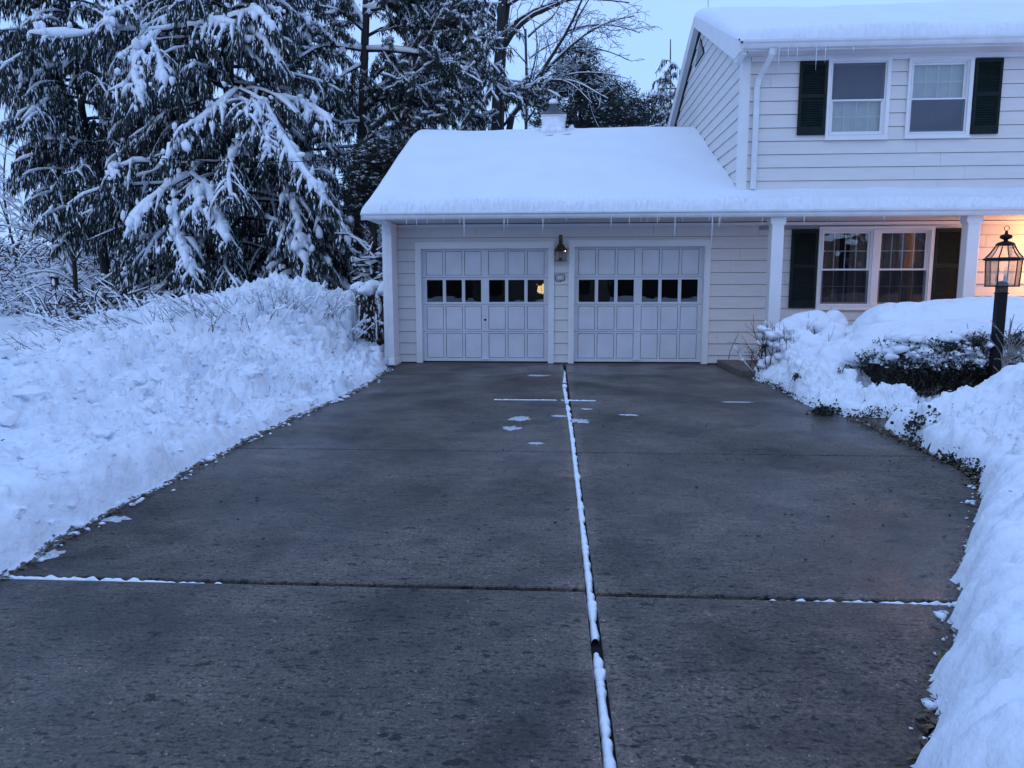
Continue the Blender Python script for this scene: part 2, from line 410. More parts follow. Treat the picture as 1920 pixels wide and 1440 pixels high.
# snow lodged in the joints
def strip_snow(pts, w, h, name, parent=None, seed=0, gaps=.06):
    """lumpy snow bead along a polyline"""
    pts = np.asarray(pts, float); d = np.linalg.norm(np.diff(pts, axis=0), axis=1); s = np.concatenate([[0], np.cumsum(d)])
    t = np.arange(0, s[-1], .018); P = np.stack([np.interp(t, s, pts[:, k]) for k in range(3)], 1)
    nz = perlin(np.stack([t * 3, t * 0 + seed, t * 0], 1)); keep = nz > -.62 + gaps
    n2 = perlin(np.stack([t * 22, t * 0 + seed + 3, t * 0], 1)); n3 = perlin(np.stack([t * 5, t * 0 + seed + 7, t * 0], 1))
    W = np.interp(s[-1] * t / s[-1], [0, s[-1]], w) * (1 + .4 * n2 + .65 * n3)
    T = np.gradient(P, axis=0); T /= np.linalg.norm(T, axis=1)[:, None]; A = np.cross(T, [0, 0, 1])
    ring = np.linspace(0, math.pi, 7)
    V = P[:, None] + A[:, None] * (np.cos(ring) * 1)[None, :, None] * W[:, None, None] / 2
    V[..., 2] += np.sin(ring)[None] * (h * (1 + .8 * n2))[:, None]; V[..., 0] += (.006 * n3 + .004 * n2)[:, None]
    K = len(t); i, j = np.meshgrid(np.arange(K - 1), np.arange(6), indexing='ij'); i, j = i.ravel(), j.ravel()
    ok = keep[i] & keep[i + 1]; i, j = i[ok], j[ok]
    F = np.stack([i * 7 + j, i * 7 + j + 1, (i + 1) * 7 + j + 1, (i + 1) * 7 + j], 1)
    return kid(name, npmesh(name, V.reshape(-1, 3), [F], M['snow'], True), parent)
o = strip_snow([(.050, -13.9, -.034), (.052, -12, -.03), (.052, -10.95, -.028), (.050, -9, -.024), (.045, -7, -.018), (.03, -5.2, -.006), (.01, -3.6, -.004)], [.036, .044], .022, 'joint_snow', seed=1, gaps=.13)
tag(o, 'thin lumpy line of snow lying in the long joint down the middle of the driveway', 'snow', kind='stuff')
o = strip_snow([(.01, -3.5, -.01), (.02, -2.6, -.012), (.04, -1.2, -.02)], [.07, .03], .018, 'joint_snow', seed=5, gaps=.3)
tag(o, 'broken line of snow in the joint between the two garage doors', 'snow', kind='stuff')
o = strip_snow([(-3.2, -10.845, -.02), (-2.3, -10.85, -.025), (-1.7, -10.85, -.045)], [.045, .03], .028, 'joint_snow', seed=9, gaps=-.1)
tag(o, 'white snow filling the left end of the cross joint near the camera', 'snow', kind='stuff')
o = strip_snow([(.5, -10.9, -.05), (1.1, -10.9, -.03), (1.85, -10.91, -.02)], [.02, .035], .025, 'joint_snow', seed=12, gaps=.1)
tag(o, 'snow filling the right end of the cross joint near the camera', 'snow', kind='stuff')
o = strip_snow([(-.95, -4.67, -.008), (.02, -4.69, -.004), (.42, -4.70, -.008)], [.022, .034], .012, 'joint_snow', seed=15, gaps=.28)
tag(o, 'short bright streak of snow on the cross joint nearest the garage', 'snow', kind='stuff')

def patch_mesh(cx, cy, rx, ry, seed, h=.012, z=.0):
    a = np.linspace(0, 2 * math.pi, 40, endpoint=False); rr = np.array([0, .45, .75, .92, 1.0])
    hz = np.array([1, .95, .75, .4, 0]) * h
    n = 1 + .6 * fbm(np.stack([np.cos(a) * 1.9 + seed, np.sin(a) * 1.9, a * 0], 1), 3)
    V = np.zeros((5, 40, 3)); V[..., 0] = cx + rr[:, None] * n * rx * np.cos(a); V[..., 1] = cy + rr[:, None] * n * ry * np.sin(a)
    V[..., 2] = z + hz[:, None]
    F = [(i * 40 + j, i * 40 + (j + 1) % 40, (i + 1) * 40 + (j + 1) % 40, (i + 1) * 40 + j) for i in range(1, 4) for j in range(40)]
    F += [(0 + j, (j + 1) % 40, 40 + (j + 1) % 40, 40 + j) for j in range(40)]
    return npmesh('ice_patch', V.reshape(-1, 3), [np.array(F)], M['slush'], True)
PT = [((1008, 704), .20, .13, 'thin white ice patch on concrete below the left garage door'),
      ((974, 785), .13, .16, 'pale ice patch left of the middle joint, the farther of two close together'),
      ((960, 803), .12, .13, 'triangular ice patch left of the middle joint, the nearer of two close together'),
      ((1048, 780), .11, .07, 'small snow tongue touching the left side of the middle joint'),
      ((1086, 789), .15, .14, 'triangular snow patch touching the right side of the middle joint'),
      ((1005, 831), .08, .05, 'faint thin ice spot just beyond the fine cross joint'),
      ((1100, 767), .09, .05, 'thin ice sliver right of the middle joint'),
      ((1382, 754), .24, .035, 'thin white snow streak on the right half of the far cross joint'),
      ((218, 973), .11, .07, 'flat icy patch at the foot of the left snowbank'),
      ((88, 1040), .10, .10, 'flat icy patch by the left snowbank near the cross joint'),
      ((1180, 778), .12, .06, 'faint grey ice smear on the right slab')]
for k, (p, rx, ry, lab) in enumerate(PT):
    c = gz(*p); o = kid('ice_patch', patch_mesh(c[0], c[1], rx * .8, ry * .85, k * 3.1, .006)); tag(o, lab, 'ice patch', 'thin ice patches on the driveway')

# ------------------------------------------------------------------ snow banks
def grid_surface(name, X, Y, Z, keep, disp, mat):
    n, mm = X.shape
    P = np.stack([X, Y, Z], -1)
    du = np.gradient(P, axis=1); dv = np.gradient(P, axis=0); N = np.cross(du, dv); N /= np.linalg.norm(N, axis=2)[..., None] + 1e-9
    N[N[..., 2] < 0] *= -1
    P = P + N * disp[..., None]
    i, j = np.meshgrid(np.arange(n - 1), np.arange(mm - 1), indexing='ij')
    k = keep[:-1, :-1] & keep[1:, :-1] & keep[:-1, 1:] & keep[1:, 1:]
    i, j = i[k], j[k]
    F = np.stack([i * mm + j, i * mm + j + 1, (i + 1) * mm + j + 1, (i + 1) * mm + j], 1)
    used = np.unique(F); re = np.full(n * mm, -1); re[used] = np.arange(len(used))
    return kid(name, npmesh(name, P.reshape(-1, 3)[used], [re[F]], mat, True))
def clods(X, Y, amp, sx=1.0):
    P = np.stack([X, Y, 0 * X], -1).reshape(-1, 3)
    c1, h1 = cell(P, .62 * sx); c2, h2 = cell(P + 5, .27 * sx); c3, h3 = cell(P + 11, .12 * sx)
    d = .55 * (np.minimum(c1 * 2.2, 1) * (.4 + h1) - .5) + .30 * (np.minimum(c2 * 2.5, 1) * (.3 + h2) - .5) + .15 * (np.minimum(c3 * 2.5, 1) * (.2 + h3) - .5)
    r_ = fbm(P * 5.5 + 3, 4, 2.1, .6)
    d = d + .5 * fbm(P * 1.1, 4, 2.2, .55) + .36 * (np.abs(r_) - .3) + .15 * fbm(P * 17, 3, 2, .6)
    return (d * amp.reshape(-1)).reshape(X.shape)

def ledge(y):
    return np.interp(y, [-18.5, -12, -10.84, -10.36, -9.5, -8.1, -6.55, -4.6, -2.9, -1.3, -.55], [-3.0, -3.0, -3.05, -3.12, -3.15, -3.2, -3.2, -3.08, -3.1, -3.22, -3.42])
def left_bank():
    s = np.concatenate([np.linspace(-.02, .5, 34), np.linspace(.5, 3.2, 100)[1:], np.linspace(3.2, 9.8, 80)[1:]])
    y = np.concatenate([np.linspace(-18.4, -13, 60), np.linspace(-13, -4, 330)[1:], np.linspace(-4, 3.6, 150)[1:]])
    S, Y = np.meshgrid(s, y)
    E = ledge(y)[:, None] + .07 * fbm(np.stack([y * 1.7, 0 * y, 0 * y], 1), 4)[:, None]
    X = E - S
    yy = Y
    crest = np.interp(y, [-18, -12, -9, -8, -6, -4, -3, -2, -1.2, -.6, -.1, 3.6], [.62, .66, .72, .78, .80, .70, .72, .86, .84, .46, .28, .28])[:, None]
    face = np.interp(y, [-18, -11, -8, -6, -4, -2, -.8, 0], [.36, .38, .34, .27, .22, .22, .12, .1])[:, None]
    H = face * (1 - np.exp(-np.maximum(S, 0) / .11)) + (crest - face) * sm(.25, 2.15, S) * (1 - 0)
    yard = .42
    H = H * (1 - sm(2.3, 4.6, S)) + yard * sm(2.3, 4.6, S)
    H = H * np.clip((S + .02) / .04, 0, 1)
    for (cx, cy, rx, ry, h) in [(-4.75, .1, 1.15, 1.2, .95), (-6.1, -.1, 1.4, 1.3, .92), (-7.7, -.3, 1.2, 1.2, .62), (-9.0, -.9, 1.0, .9, .40), (-5.5, -1.9, 1.2, .9, .35), (-7.5, -2.2, 1.5, .9, .25), (-4.1, 1.6, .9, 1.2, .8), (-10.2, -1.6, .8, .8, .10)]:
        r2 = ((X - cx) / rx) ** 2 + ((Y - cy) / ry) ** 2
        H = H + (h) * np.exp(-r2 * 1.15) * (1 - .7 * sm(.0, .9, crest * 0 + (S < .8)))
    rough = (.30 * np.ones_like(S)) * sm(.0, .25, S) * (1 - .55 * sm(3.2, 4.6, S))
    rough *= (.55 + .65 * sm(-9.5, -6.5, Y)) 
    rough *= np.clip(.75 + .9 * fbm(np.stack([X * .5, Y * .5, 0 * X], -1).reshape(-1, 3), 2).reshape(X.shape), .35, 1.3)
    d = clods(X, Y, rough, 1.0)
    keep = (S > -.03) & (X > -13.2)
    return grid_surface('snow_bank', X, Y, H, keep, d, M['snow_packed'])
tag(left_bank(), 'long rough heap of shovelled snow along the left edge of the driveway', 'snowbank', kind='stuff')

def right_bank():
    """front bank on the right, with the two humps by the lamp post"""
    x = np.concatenate([np.linspace(-.3, 6.4, 300), np.linspace(6.4, 13, 40)[1:]]); y = np.concatenate([np.linspace(-18.4, -13, 50), np.linspace(-13, -5.8, 320)[1:]])
    X, Y = np.meshgrid(x, y)
    P = np.stack([X, Y, 0 * X], -1).reshape(-1, 3)
    wob = (.07 * fbm(P * 1.9, 4)).reshape(X.shape)
    edge = np.interp(y, [-18.4, -14, -12.16, -11.28, -10.56, -9.6, -8.6, -8.35, -7.6, -7.0, -6.5, -6.1], [.1, .6, 1.02, 1.55, 2.0, 2.62, 3.2, 3.30, 3.30, 3.34, 3.42, 3.75])[:, None]
    S = X - edge + wob
    S2 = np.maximum(S, 0)
    face = np.interp(y, [-18, -12, -10, -8.6, -7.5, -6], [.40, .40, .36, .30, .24, .22])[:, None]
    H = face * (1 - np.exp(-S2 / .13)) + .30 * sm(.3, 2.2, S)
    for (cx, cy, rx, ry, h) in [(4.45, -6.95, .80, .50, .27), (5.6, -8.0, 1.7, 1.1, .46), (3.6, -9.6, 1.6, 1.0, .12), (4.0, -7.6, .8, .6, .06)]:
        H = H + h * np.exp(-(((X - cx) / rx) ** 2 + ((Y - cy) / ry) ** 2) * 1.1)
    back = 1 - sm(-6.25, -5.9, Y + .6 * wob)
    H = H * back
    H = H * np.clip(S / .03, 0, 1)
    amp = (.15 * sm(-9.4, -8.4, Y) + .075) * (1 - .92 * np.exp(-(((X - 4.7) / 1.0) ** 2 + ((Y + 6.7) / .6) ** 2))) * sm(0, .2, S) * back * (1 - .75 * sm(1.0, 2.1, S) * sm(-9.2, -7.6, Y)) * (1 - .5 * sm(.6, 1.6, S))
    d = clods(X, Y, amp, .9)
    keep = (S > -.01) & (back > .02)
    return grid_surface('snow_bank', X, Y, H, keep, d, M['snow'])
tag(right_bank(), 'smooth sculpted snowbank along the right edge of the driveway', 'snowbank', kind='stuff')

def ridge_bank():
    """low shovelled ridge at the right, between the step and the walkway"""
    x = np.linspace(2.7, 5.0, 170); y = np.linspace(-6.05, -.9, 260)
    X, Y = np.meshgrid(x, y)
    P = np.stack([X, Y, 0 * X], -1).reshape(-1, 3); wob = (.08 * fbm(P * 2.1, 4)).reshape(X.shape)
    left = np.interp(y, [-6.05, -5.75, -5.2, -3.8, -1.9, -.9], [3.75, 3.3, 3.12, 3.15, 3.2, 3.5])[:, None]
    S = np.minimum(X - left, (Y + 5.88) * 1.0) + wob
    H = .27 * (1 - np.exp(-np.maximum(S, 0) / .12)) + .10 * np.exp(-((S - .55) / .35) ** 2)
    H = H + .22 * np.exp(-(((X - 3.75) / .45) ** 2 + ((Y + 2.6) / .9) ** 2)) + .12 * np.exp(-(((X - 3.9) / .6) ** 2 + ((Y + 4.3) / .8) ** 2))
    H = H * (1 - .80 * sm(.38, .75, S) * (1 - sm(-4.6, -4.0, Y)) * sm(3.5, 3.75, X)) * (1 - .9 * sm(3.95, 4.3, X) * (1 - sm(-5.0, -4.6, Y)))
    H = H * np.clip(S / .03, 0, 1) * sm(-.95, -1.9, Y)
    amp = .20 * sm(0, .2, S) * sm(-1.0, -2.2, Y)
    return grid_surface('snow_bank', X, Y, H, (S > -.01), clods(X, Y, amp, .75), M['snow'])
tag(ridge_bank(), 'low crumbly ridge of shovelled snow between the porch step and the walkway', 'snowbank', kind='stuff')

# loose crumbs of snow and dirt along the edges
mb = MB(); C = []; R = []
for k in range(420):
    y = rng.uniform(-11.5, -.9); x = ledge(y) + abs(rng.normal(0, .07)) - .04; r = rng.uniform(.006, .022) * (1 if rng.random() < .93 else 1.9); C.append((x, y, r * .5)); R.append(r)
for k in range(150):
    y = rng.uniform(-12.2, -1.9)
    x = float(np.interp(y, [-12.2, -11.28, -10.56, -8.41, -6.9, -5.7, -1.9], [1.0, 1.5, 1.98, 3.25, 3.35, 3.2, 3.12])) - abs(rng.normal(0, .05)) + .06
    r = rng.choice([.007, .011, .017, .024], p=[.45, .3, .18, .07]); C.append((x, y, r * .35)); R.append(r)
R = np.array(R); lumps(mb, C, np.stack([R * rng.uniform(.8, 1.4, len(R)), R * rng.uniform(.8, 1.3, len(R)), R * .65], 1), ICO1, .8)
tag(mb.obj('snow_crumbs', M['snow'], smooth=True), 'scattered little crumbs of snow along the foot of the snowbanks', 'snow', kind='stuff')
def litter(name, n, pos, size, mat, lab):
    mb = MB(); B = np.array([pos() for _ in range(n)]); s = rng.uniform(*size, n)
    a = rng.uniform(0, 2 * math.pi, n); t = rng.uniform(-.4, .4, n)
    D = np.stack([np.cos(a) * s, np.sin(a) * s, t * s], 1); W = np.stack([-np.sin(a), np.cos(a), rng.uniform(-.5, .5, n)], 1)
    mb.kites(B, D, W, s * rng.uniform(.15, .4, n))
    return tag(mb.obj(name, mat), lab, 'leaf litter', kind='stuff')
def pl():
    y = rng.uniform(-11.5, -1.2); return (ledge(y) + rng.normal(.02, .05), y, rng.uniform(.003, .02))
def pr():
    y = rng.uniform(-12.6, -5.9); x = float(np.interp(y, [-12.6, -12.2, -10.9, -8.9, -8.2, -5.9], [.85, 1.0, 1.88, 3.08, 3.28, 3.28])); return (x + rng.normal(.03, .06), y, rng.uniform(.003, .03))
litter('leaf_litter', 2600, pl, (.015, .05), M['leaf_brown'], 'dead leaves and bark mulch along the foot of the left snowbank')
litter('leaf_litter', 3400, pr, (.015, .05), M['leaf_brown'], 'dead leaves and bark mulch along the foot of the right snowbank')
def pd():
    y = rng.uniform(-10.6, -4.8); return (rng.uniform(.4, 3.1) if rng.random() < .85 else rng.uniform(-2.8, 0), y, .003)
litter('debris', 260, pd, (.012, .035), M['stain'], 'dark bits of bark and leaf scattered on the damp concrete')

# ------------------------------------------------------------------ the house
HS = empty('house')
tag(HS, 'cream sided two-storey house with attached double garage and covered porch under snow', 'house')
CR, WH = M['cream'], M['white']
S_ = .228
def board_x(x0, x1, z0, z1, yw):
    g_ = .0015
    f0 = yw - .024; f1 = yw - .007 - .017 * (1 - min(1, (z1 - z0) / S_)) * 0
    V = []
    for x in (x0 + g_, x1 - g_):
        V += [(x, f0, z0), (x, f1, z1), (x, yw + .004, z0), (x, yw + .004, z1)]
    MB().hexa(V).obj('siding_board', CR, HS)
def siding(xa, xb, lines, yw, openings, joints):
    for k in range(len(lines) - 1):
        z0, z1 = lines[k], lines[k + 1]
        cuts = sorted({z0, z1} | {c for o in openings for c in (o[2], o[3]) if z0 + .004 < c < z1 - .004})
        for a, b in zip(cuts[:-1], cuts[1:]):
            ops = sorted((o[0], o[1]) for o in openings if o[2] < (a + b) / 2 < o[3])
            segs = []; x = xa
            for o0, o1 in ops:
                if o0 > x: segs.append((x, o0))
                x = max(x, o1)
            if x < xb: segs.append((x, xb))
            for s0, s1 in segs:
                js = [j for j in joints(k) if s0 + .05 < j < s1 - .05]
                e = [s0] + js + [s1]
                for p, q in zip(e[:-1], e[1:]):
                    # keep the true slant of the lap when a board is notched
                    t0, t1 = (a - z0) / max(z1 - z0, .1), (b - z0) / max(z1 - z0, .1)
                    V = []
                    for xx in (p + .002, q - .002):
                        V += [(xx, yw - .028 + .021 * t0, a + (.007 if t0 < .01 else 0)), (xx, yw - .028 + .021 * t1, b), (xx, yw + .004, a + (.007 if t0 < .01 else 0)), (xx, yw + .004, b)]
                    MB().hexa(V).obj('siding_board', CR, HS)
low_lines = [.02] + [.174 + S_ * k for k in range(11)] + [2.70]
D1, D2 = (-2.80, -.245, 0, 2.275), (.205, 2.745, 0, 2.30)
LWIN = (4.89, 6.90, 1.14, 2.57)
WIN_U = [(4.64, 5.60, 4.14, 5.39), (6.00, 6.98, 4.15, 5.38)]
jl = {11: [at(810, 440, 0)[0], at(892, 440, 0)[0], at(1225, 440, 0)[0], 3.4, 6.2], 10: [at(769, 455, 0)[0], at(851, 455, 0)[0], at(1181, 455, 0)[0], 4.6, 7.9], 2: [at(1345, 640, 0)[0]], 1: [at(1387, 660, 0)[0]]}
def jlow(k):
    return jl.get(k, []) + ([3.05 + (k * 1.37) % 1.2, 7.7 + (k * 1.9) % 2.6, 11.3] if k not in (1, 2, 10) else [9.6])
siding(-3.25, 14, low_lines, 0.0, [D1, D2, LWIN], jlow)
up_lines = [3.141] + [3.369 + S_ * k for k in range(9)] + [5.43]
ju = {0: [at(1758, 341, -.74)[0]], 1: [at(1713, 325, -.74)[0], at(1808, 325, -.74)[0]], 2: [at(1762, 302, -.74)[0]], 3: [at(1717, 276, -.74)[0]], 8: [at(1446, 128, -.74)[0]], 9: [5.9]}
siding(3.26, 14, up_lines, -.74, WIN_U, lambda k: ju.get(k, [8.6 + (k * 1.3) % 1.4]) + [11.5 + (k * .9) % 1.2])
# gable wall of the upper storey, boards running back
def yfront(z): return -.64 if z < 5.50 else min(3.3, -.74 + (z - 5.46) / .44)
def yback(z): return 7.6 if z < 5.50 else max(3.3, 7.34 - (z - 5.46) / .44)
z = 3.141
k = 0
while z < 7.2:
    z1 = min(z + S_, 7.22)
    ya0, ya1, yb0, yb1 = yfront(z), yfront(z1), yback(z), yback(z1)
    V = []
    for x0_, x1_, yy0, yy1 in ((3.15 - .026, 3.15 - .007, ya0, ya1), (0, 0, 0, 0)):
        pass
    for (yy0, yy1) in ((ya0, ya1), (yb0, yb1)):
        V += [(3.15 - .030, yy0, z + .009), (3.15 - .007, yy1, z1), (3.154, yy0, z + .009), (3.154, yy1, z1)]
    MB().hexa(V).obj('siding_board', CR, HS)
    z = z1; k += 1
# carcass: walls with real openings
def wall_with(name, xa, xb, z0, z1, y0, y1, ops, mat):
    mb = MB(); xs = xa
    for o in sorted(ops):
        mb.box(xs, o[0], y0, y1, z0, z1)
        if o[2] > z0: mb.box(o[0], o[1], y0, y1, z0, o[2])
        if o[3] < z1: mb.box(o[0], o[1], y0, y1, o[3], z1)
        xs = o[1]
    mb.box(xs, xb, y0, y1, z0, z1); return mb.obj(name, mat, HS)
wall_with('wall', -3.4, 14, -.05, 2.80, .006, .14, [D1, D2, LWIN], M['dark'])  # dark backing, so the open board gaps draw the lap shadow lines
wall_with('wall', 3.16, 14, 2.95, 5.50, -.734, -.62, WIN_U, M['dark'])
MB().box(3.156, 3.24, -.62, 7.6, 2.95, 5.5).prism([(-.62, 5.5), (7.6, 5.5), (3.3, 7.28)], 0, 3.156, 3.24).obj('wall', M['dark'], HS)
MB().box(-3.4, -3.26, -.5, 7.9, -.05, 2.78).obj('wall', CR, HS)          # garage side wall and its short wing
MB().box(-3.4, 14, 7.8, 7.9, -.05, 2.8).box(13.9, 14, -.7, 7.8, -.05, 5.5).box(3.3, 14, 7.5, 7.6, 2.8, 5.5).obj('wall', CR, HS)
MB().box(-3.2, 3.2, 5.0, 5.1, 0, 2.7).box(-3.2, 3.3, .2, 5, 2.66, 2.7).box(-3.2, 13.8, .0, 5.1, -.05, -.01).box(3.15, 3.25, .15, 5, 0, 2.7).obj('interior_wall', M['dark'], HS)
MB().box(3.25, 13.8, 3.0, 3.1, 0, 2.7).box(3.3, 13.8, .15, 3, 2.66, 2.7).obj('interior_wall', M['dark'], HS)
MB().box(3.3, 13.8, 1.2, 1.3, 2.9, 5.5).obj('interior_wall', M['dark'], HS)
# wing end board, corner boards, frieze boards
MB().box(-3.415, -3.235, -.53, -.503, .16, 2.72).box(-3.30, -3.232, -.50, -.03, 2.64, 2.71).obj('corner_board', WH, HS)
MB().box(-3.256, -3.236, -.50, -.03, .16, 2.70).obj('corner_board', WH, HS)
MB().box(-3.43, -3.20, -.60, -.505, 0, .155).box(-3.255, -3.2, -.504, -.03, 0, .155).obj('corner_base', WH, HS, bevel=.01)
MB().box(3.105, 3.262, -.775, -.742, 3.0, 5.50).box(3.105, 3.14, -.741, -.62, 3.0, 5.50).obj('corner_board', WH, HS)
MB().box(-3.23, 14, -.045, -.028, 2.655, 2.712).obj('frieze_board', WH, HS)
MB().box(3.27, 14, -.785, -.772, 5.40, 5.485).obj('frieze_board', WH, HS)
# garage and porch roof (one long slope)
RT = lambda y: 2.87 + .46 * (y + 1.1)
MB().prism([(-1.22, RT(-1.22)), (3.9, RT(3.9)), (8.4, RT(3.9) - .46 * 4.5), (8.4, RT(3.9) - .46 * 4.5 - .12), (3.9, RT(3.9) - .12), (-1.22, RT(-1.22) - .06)], 0, -3.60, 3.149).obj('roof', M['shingle'], HS)
MB().prism([(-1.22, RT(-1.22)), (-.74, RT(-.74)), (-.74, RT(-.74) - .12), (-1.22, RT(-1.22) - .06)], 0, 3.151, 14.2).obj('roof', M['shingle'], HS)
MB().box(-3.60, 14.2, -1.20, 0, 2.728, 2.745).obj('soffit', CR, HS)
MB().box(-3.62, 14.2, -1.225, -1.20, 2.70, 2.806).obj('fascia', WH, HS)
MB().prism([(-1.22, 2.74), (-1.22, RT(-1.22)), (3.9, RT(3.9)), (8.4, RT(3.9) - 2.07), (8.4, RT(3.9) - 2.2), (3.9, RT(3.9) - .16), (-.9, 2.74)], 0, -3.62, -3.601).obj('rake_board', WH, HS)
MB().prism([(0, 2.75), (3.9, 4.95), (7.8, 3.1), (7.8, 2.75)], 0, -3.4, -3.28).obj('wall', CR, HS)
# gutters: an open K-profile trough
def gutter(name, xa, xb, yb, z0, z1, h=.11):
    pr_ = [(yb, z1), (yb, z0), (yb - .075, z0), (yb - .095, z0 + .035), (yb - .10, z0 + .06), (yb - .125, z0 + .085), (yb - .125, z1 - .008), (yb - .118, z1), (yb - .112, z1 - .01), (yb - .112, z0 + .09), (yb - .088, z0 + .065), (yb - .07, z0 + .012), (yb - .012, z0 + .012), (yb - .012, z1)]
    mb = MB(); n_ = len(pr_); V = [(x, *p) for x in (xa, xb) for p in pr_]
    mb.add(V, [(i_, (i_ + 1) % n_, n_ + (i_ + 1) % n_, n_ + i_) for i_ in range(n_)])
    mb.box(xa - .003, xa, yb - .125, yb, z0, z1)
    return mb.obj(name, M['gutter'], HS)
gutter('gutter', -3.58, 14.2, -1.226, 2.705, 2.822)
gutter('gutter', 3.02, 14.2, -1.135, 5.50, 5.625)
# upper roof
UT = lambda y: 5.64 + .44 * (y + 1.13)
MB().prism([(-1.13, UT(-1.13)), (3.3, UT(3.3)), (7.9, UT(3.3) - .44 * 4.6), (7.9, UT(3.3) - .44 * 4.6 - .12), (3.3, UT(3.3) - .14), (-1.13, UT(-1.13) - .07)], 0, 2.99, 14.2).obj('roof', M['shingle'], HS)
MB().box(3.14, 14.2, -1.11, -.742, 5.487, 5.50).obj('soffit', CR, HS)
MB().box(2.985, 14.2, -1.134, -1.11, 5.475, 5.60).obj('fascia', WH, HS)
MB().prism([(-1.13, 5.46), (-1.13, UT(-1.13)), (3.3, UT(3.3)), (3.3, UT(3.3) - .24), (-.72, 5.46)], 0, 2.968, 2.989).obj('rake_board', WH, HS)
MB().prism([(3.3, UT(3.3) - .24), (3.3, UT(3.3)), (7.9, UT(3.3) - 2.024), (7.9, UT(3.3) - 2.26)], 0, 2.968, 2.989).obj('rake_board', WH, HS)
MB().prism([(-1.10, UT(-1.13) - .085), (3.3, UT(3.3) - .152), (7.88, UT(3.3) - .44 * 4.58 - .135), (7.88, UT(3.3) - .44 * 4.58 - .15), (3.3, UT(3.3) - .167), (-1.10, UT(-1.13) - .10)], 0, 2.992, 3.12).obj('rake_soffit', WH, HS)
# return box closing the eave at the gable corner
MB().prism([(-1.10, 5.44), (-1.10, 5.57), (-.60, 5.72), (-.60, 5.46), (-.72, 5.40)], 0, 2.992, 3.10).obj('eave_return', WH, HS)
# triangular louvred gable vent
GV = MB().prism([(2.75, 6.62), (3.85, 6.62), (3.3, 7.12)], 0, 3.115, 3.123).obj('gable_vent', M['black'], HS)
for k in range(9):
    zz = 6.65 + k * .05; hw = .5 * (7.10 - zz) / .48
    if hw > .05: MB().hexa([(3.085 + .02 * a, 3.3 + b * hw, zz + c * .014 - .012 * (1 - a)) for b in (-1, 1) for a in (0, 1) for c in (0, 1)]).obj('louver', WH, GV)

def downspout(name, pts, w=.085, d=.06):
    P = np.array(pts, float); mb = MB()
    V = []
    for p in P: V += [(p[0] - w / 2, p[1] - d / 2, p[2]), (p[0] + w / 2, p[1] - d / 2, p[2]), (p[0] + w / 2, p[1] + d / 2, p[2]), (p[0] - w / 2, p[1] + d / 2, p[2])]
    n_ = len(P); Fs = [(i_ * 4 + j_, i_ * 4 + (j_ + 1) % 4, (i_ + 1) * 4 + (j_ + 1) % 4, (i_ + 1) * 4 + j_) for i_ in range(n_ - 1) for j_ in range(4)]
    mb.add(V, Fs, [(0, 3, 2, 1), (n_ * 4 - 4, n_ * 4 - 3, n_ * 4 - 2, n_ * 4 - 1)])
    return mb.obj(name, M['gutter'], HS, bevel=.006)
downspout('downspout', [(3.50, -1.17, 5.50), (3.50, -1.16, 5.40), (3.48, -1.10, 5.33), (3.385, -.85, 5.10), (3.37, -.815, 4.98), (3.37, -.815, 3.22)], .095, .06)
downspout('downspout', [(-3.27, -.86, 2.705), (-3.27, -.66, 2.60), (-3.272, -.575, 2.48), (-3.27, -.57, .30), (-3.265, -.575, .16), (-3.25, -.68, .07), (-3.23, -.80, .05)], .115, .075)
for zz in (.55, 1.3, 2.2):
    MB().box(-3.335, -3.205, -.615, -.53, zz, zz + .02).obj('downspout_strap', M['gutter'], HS)

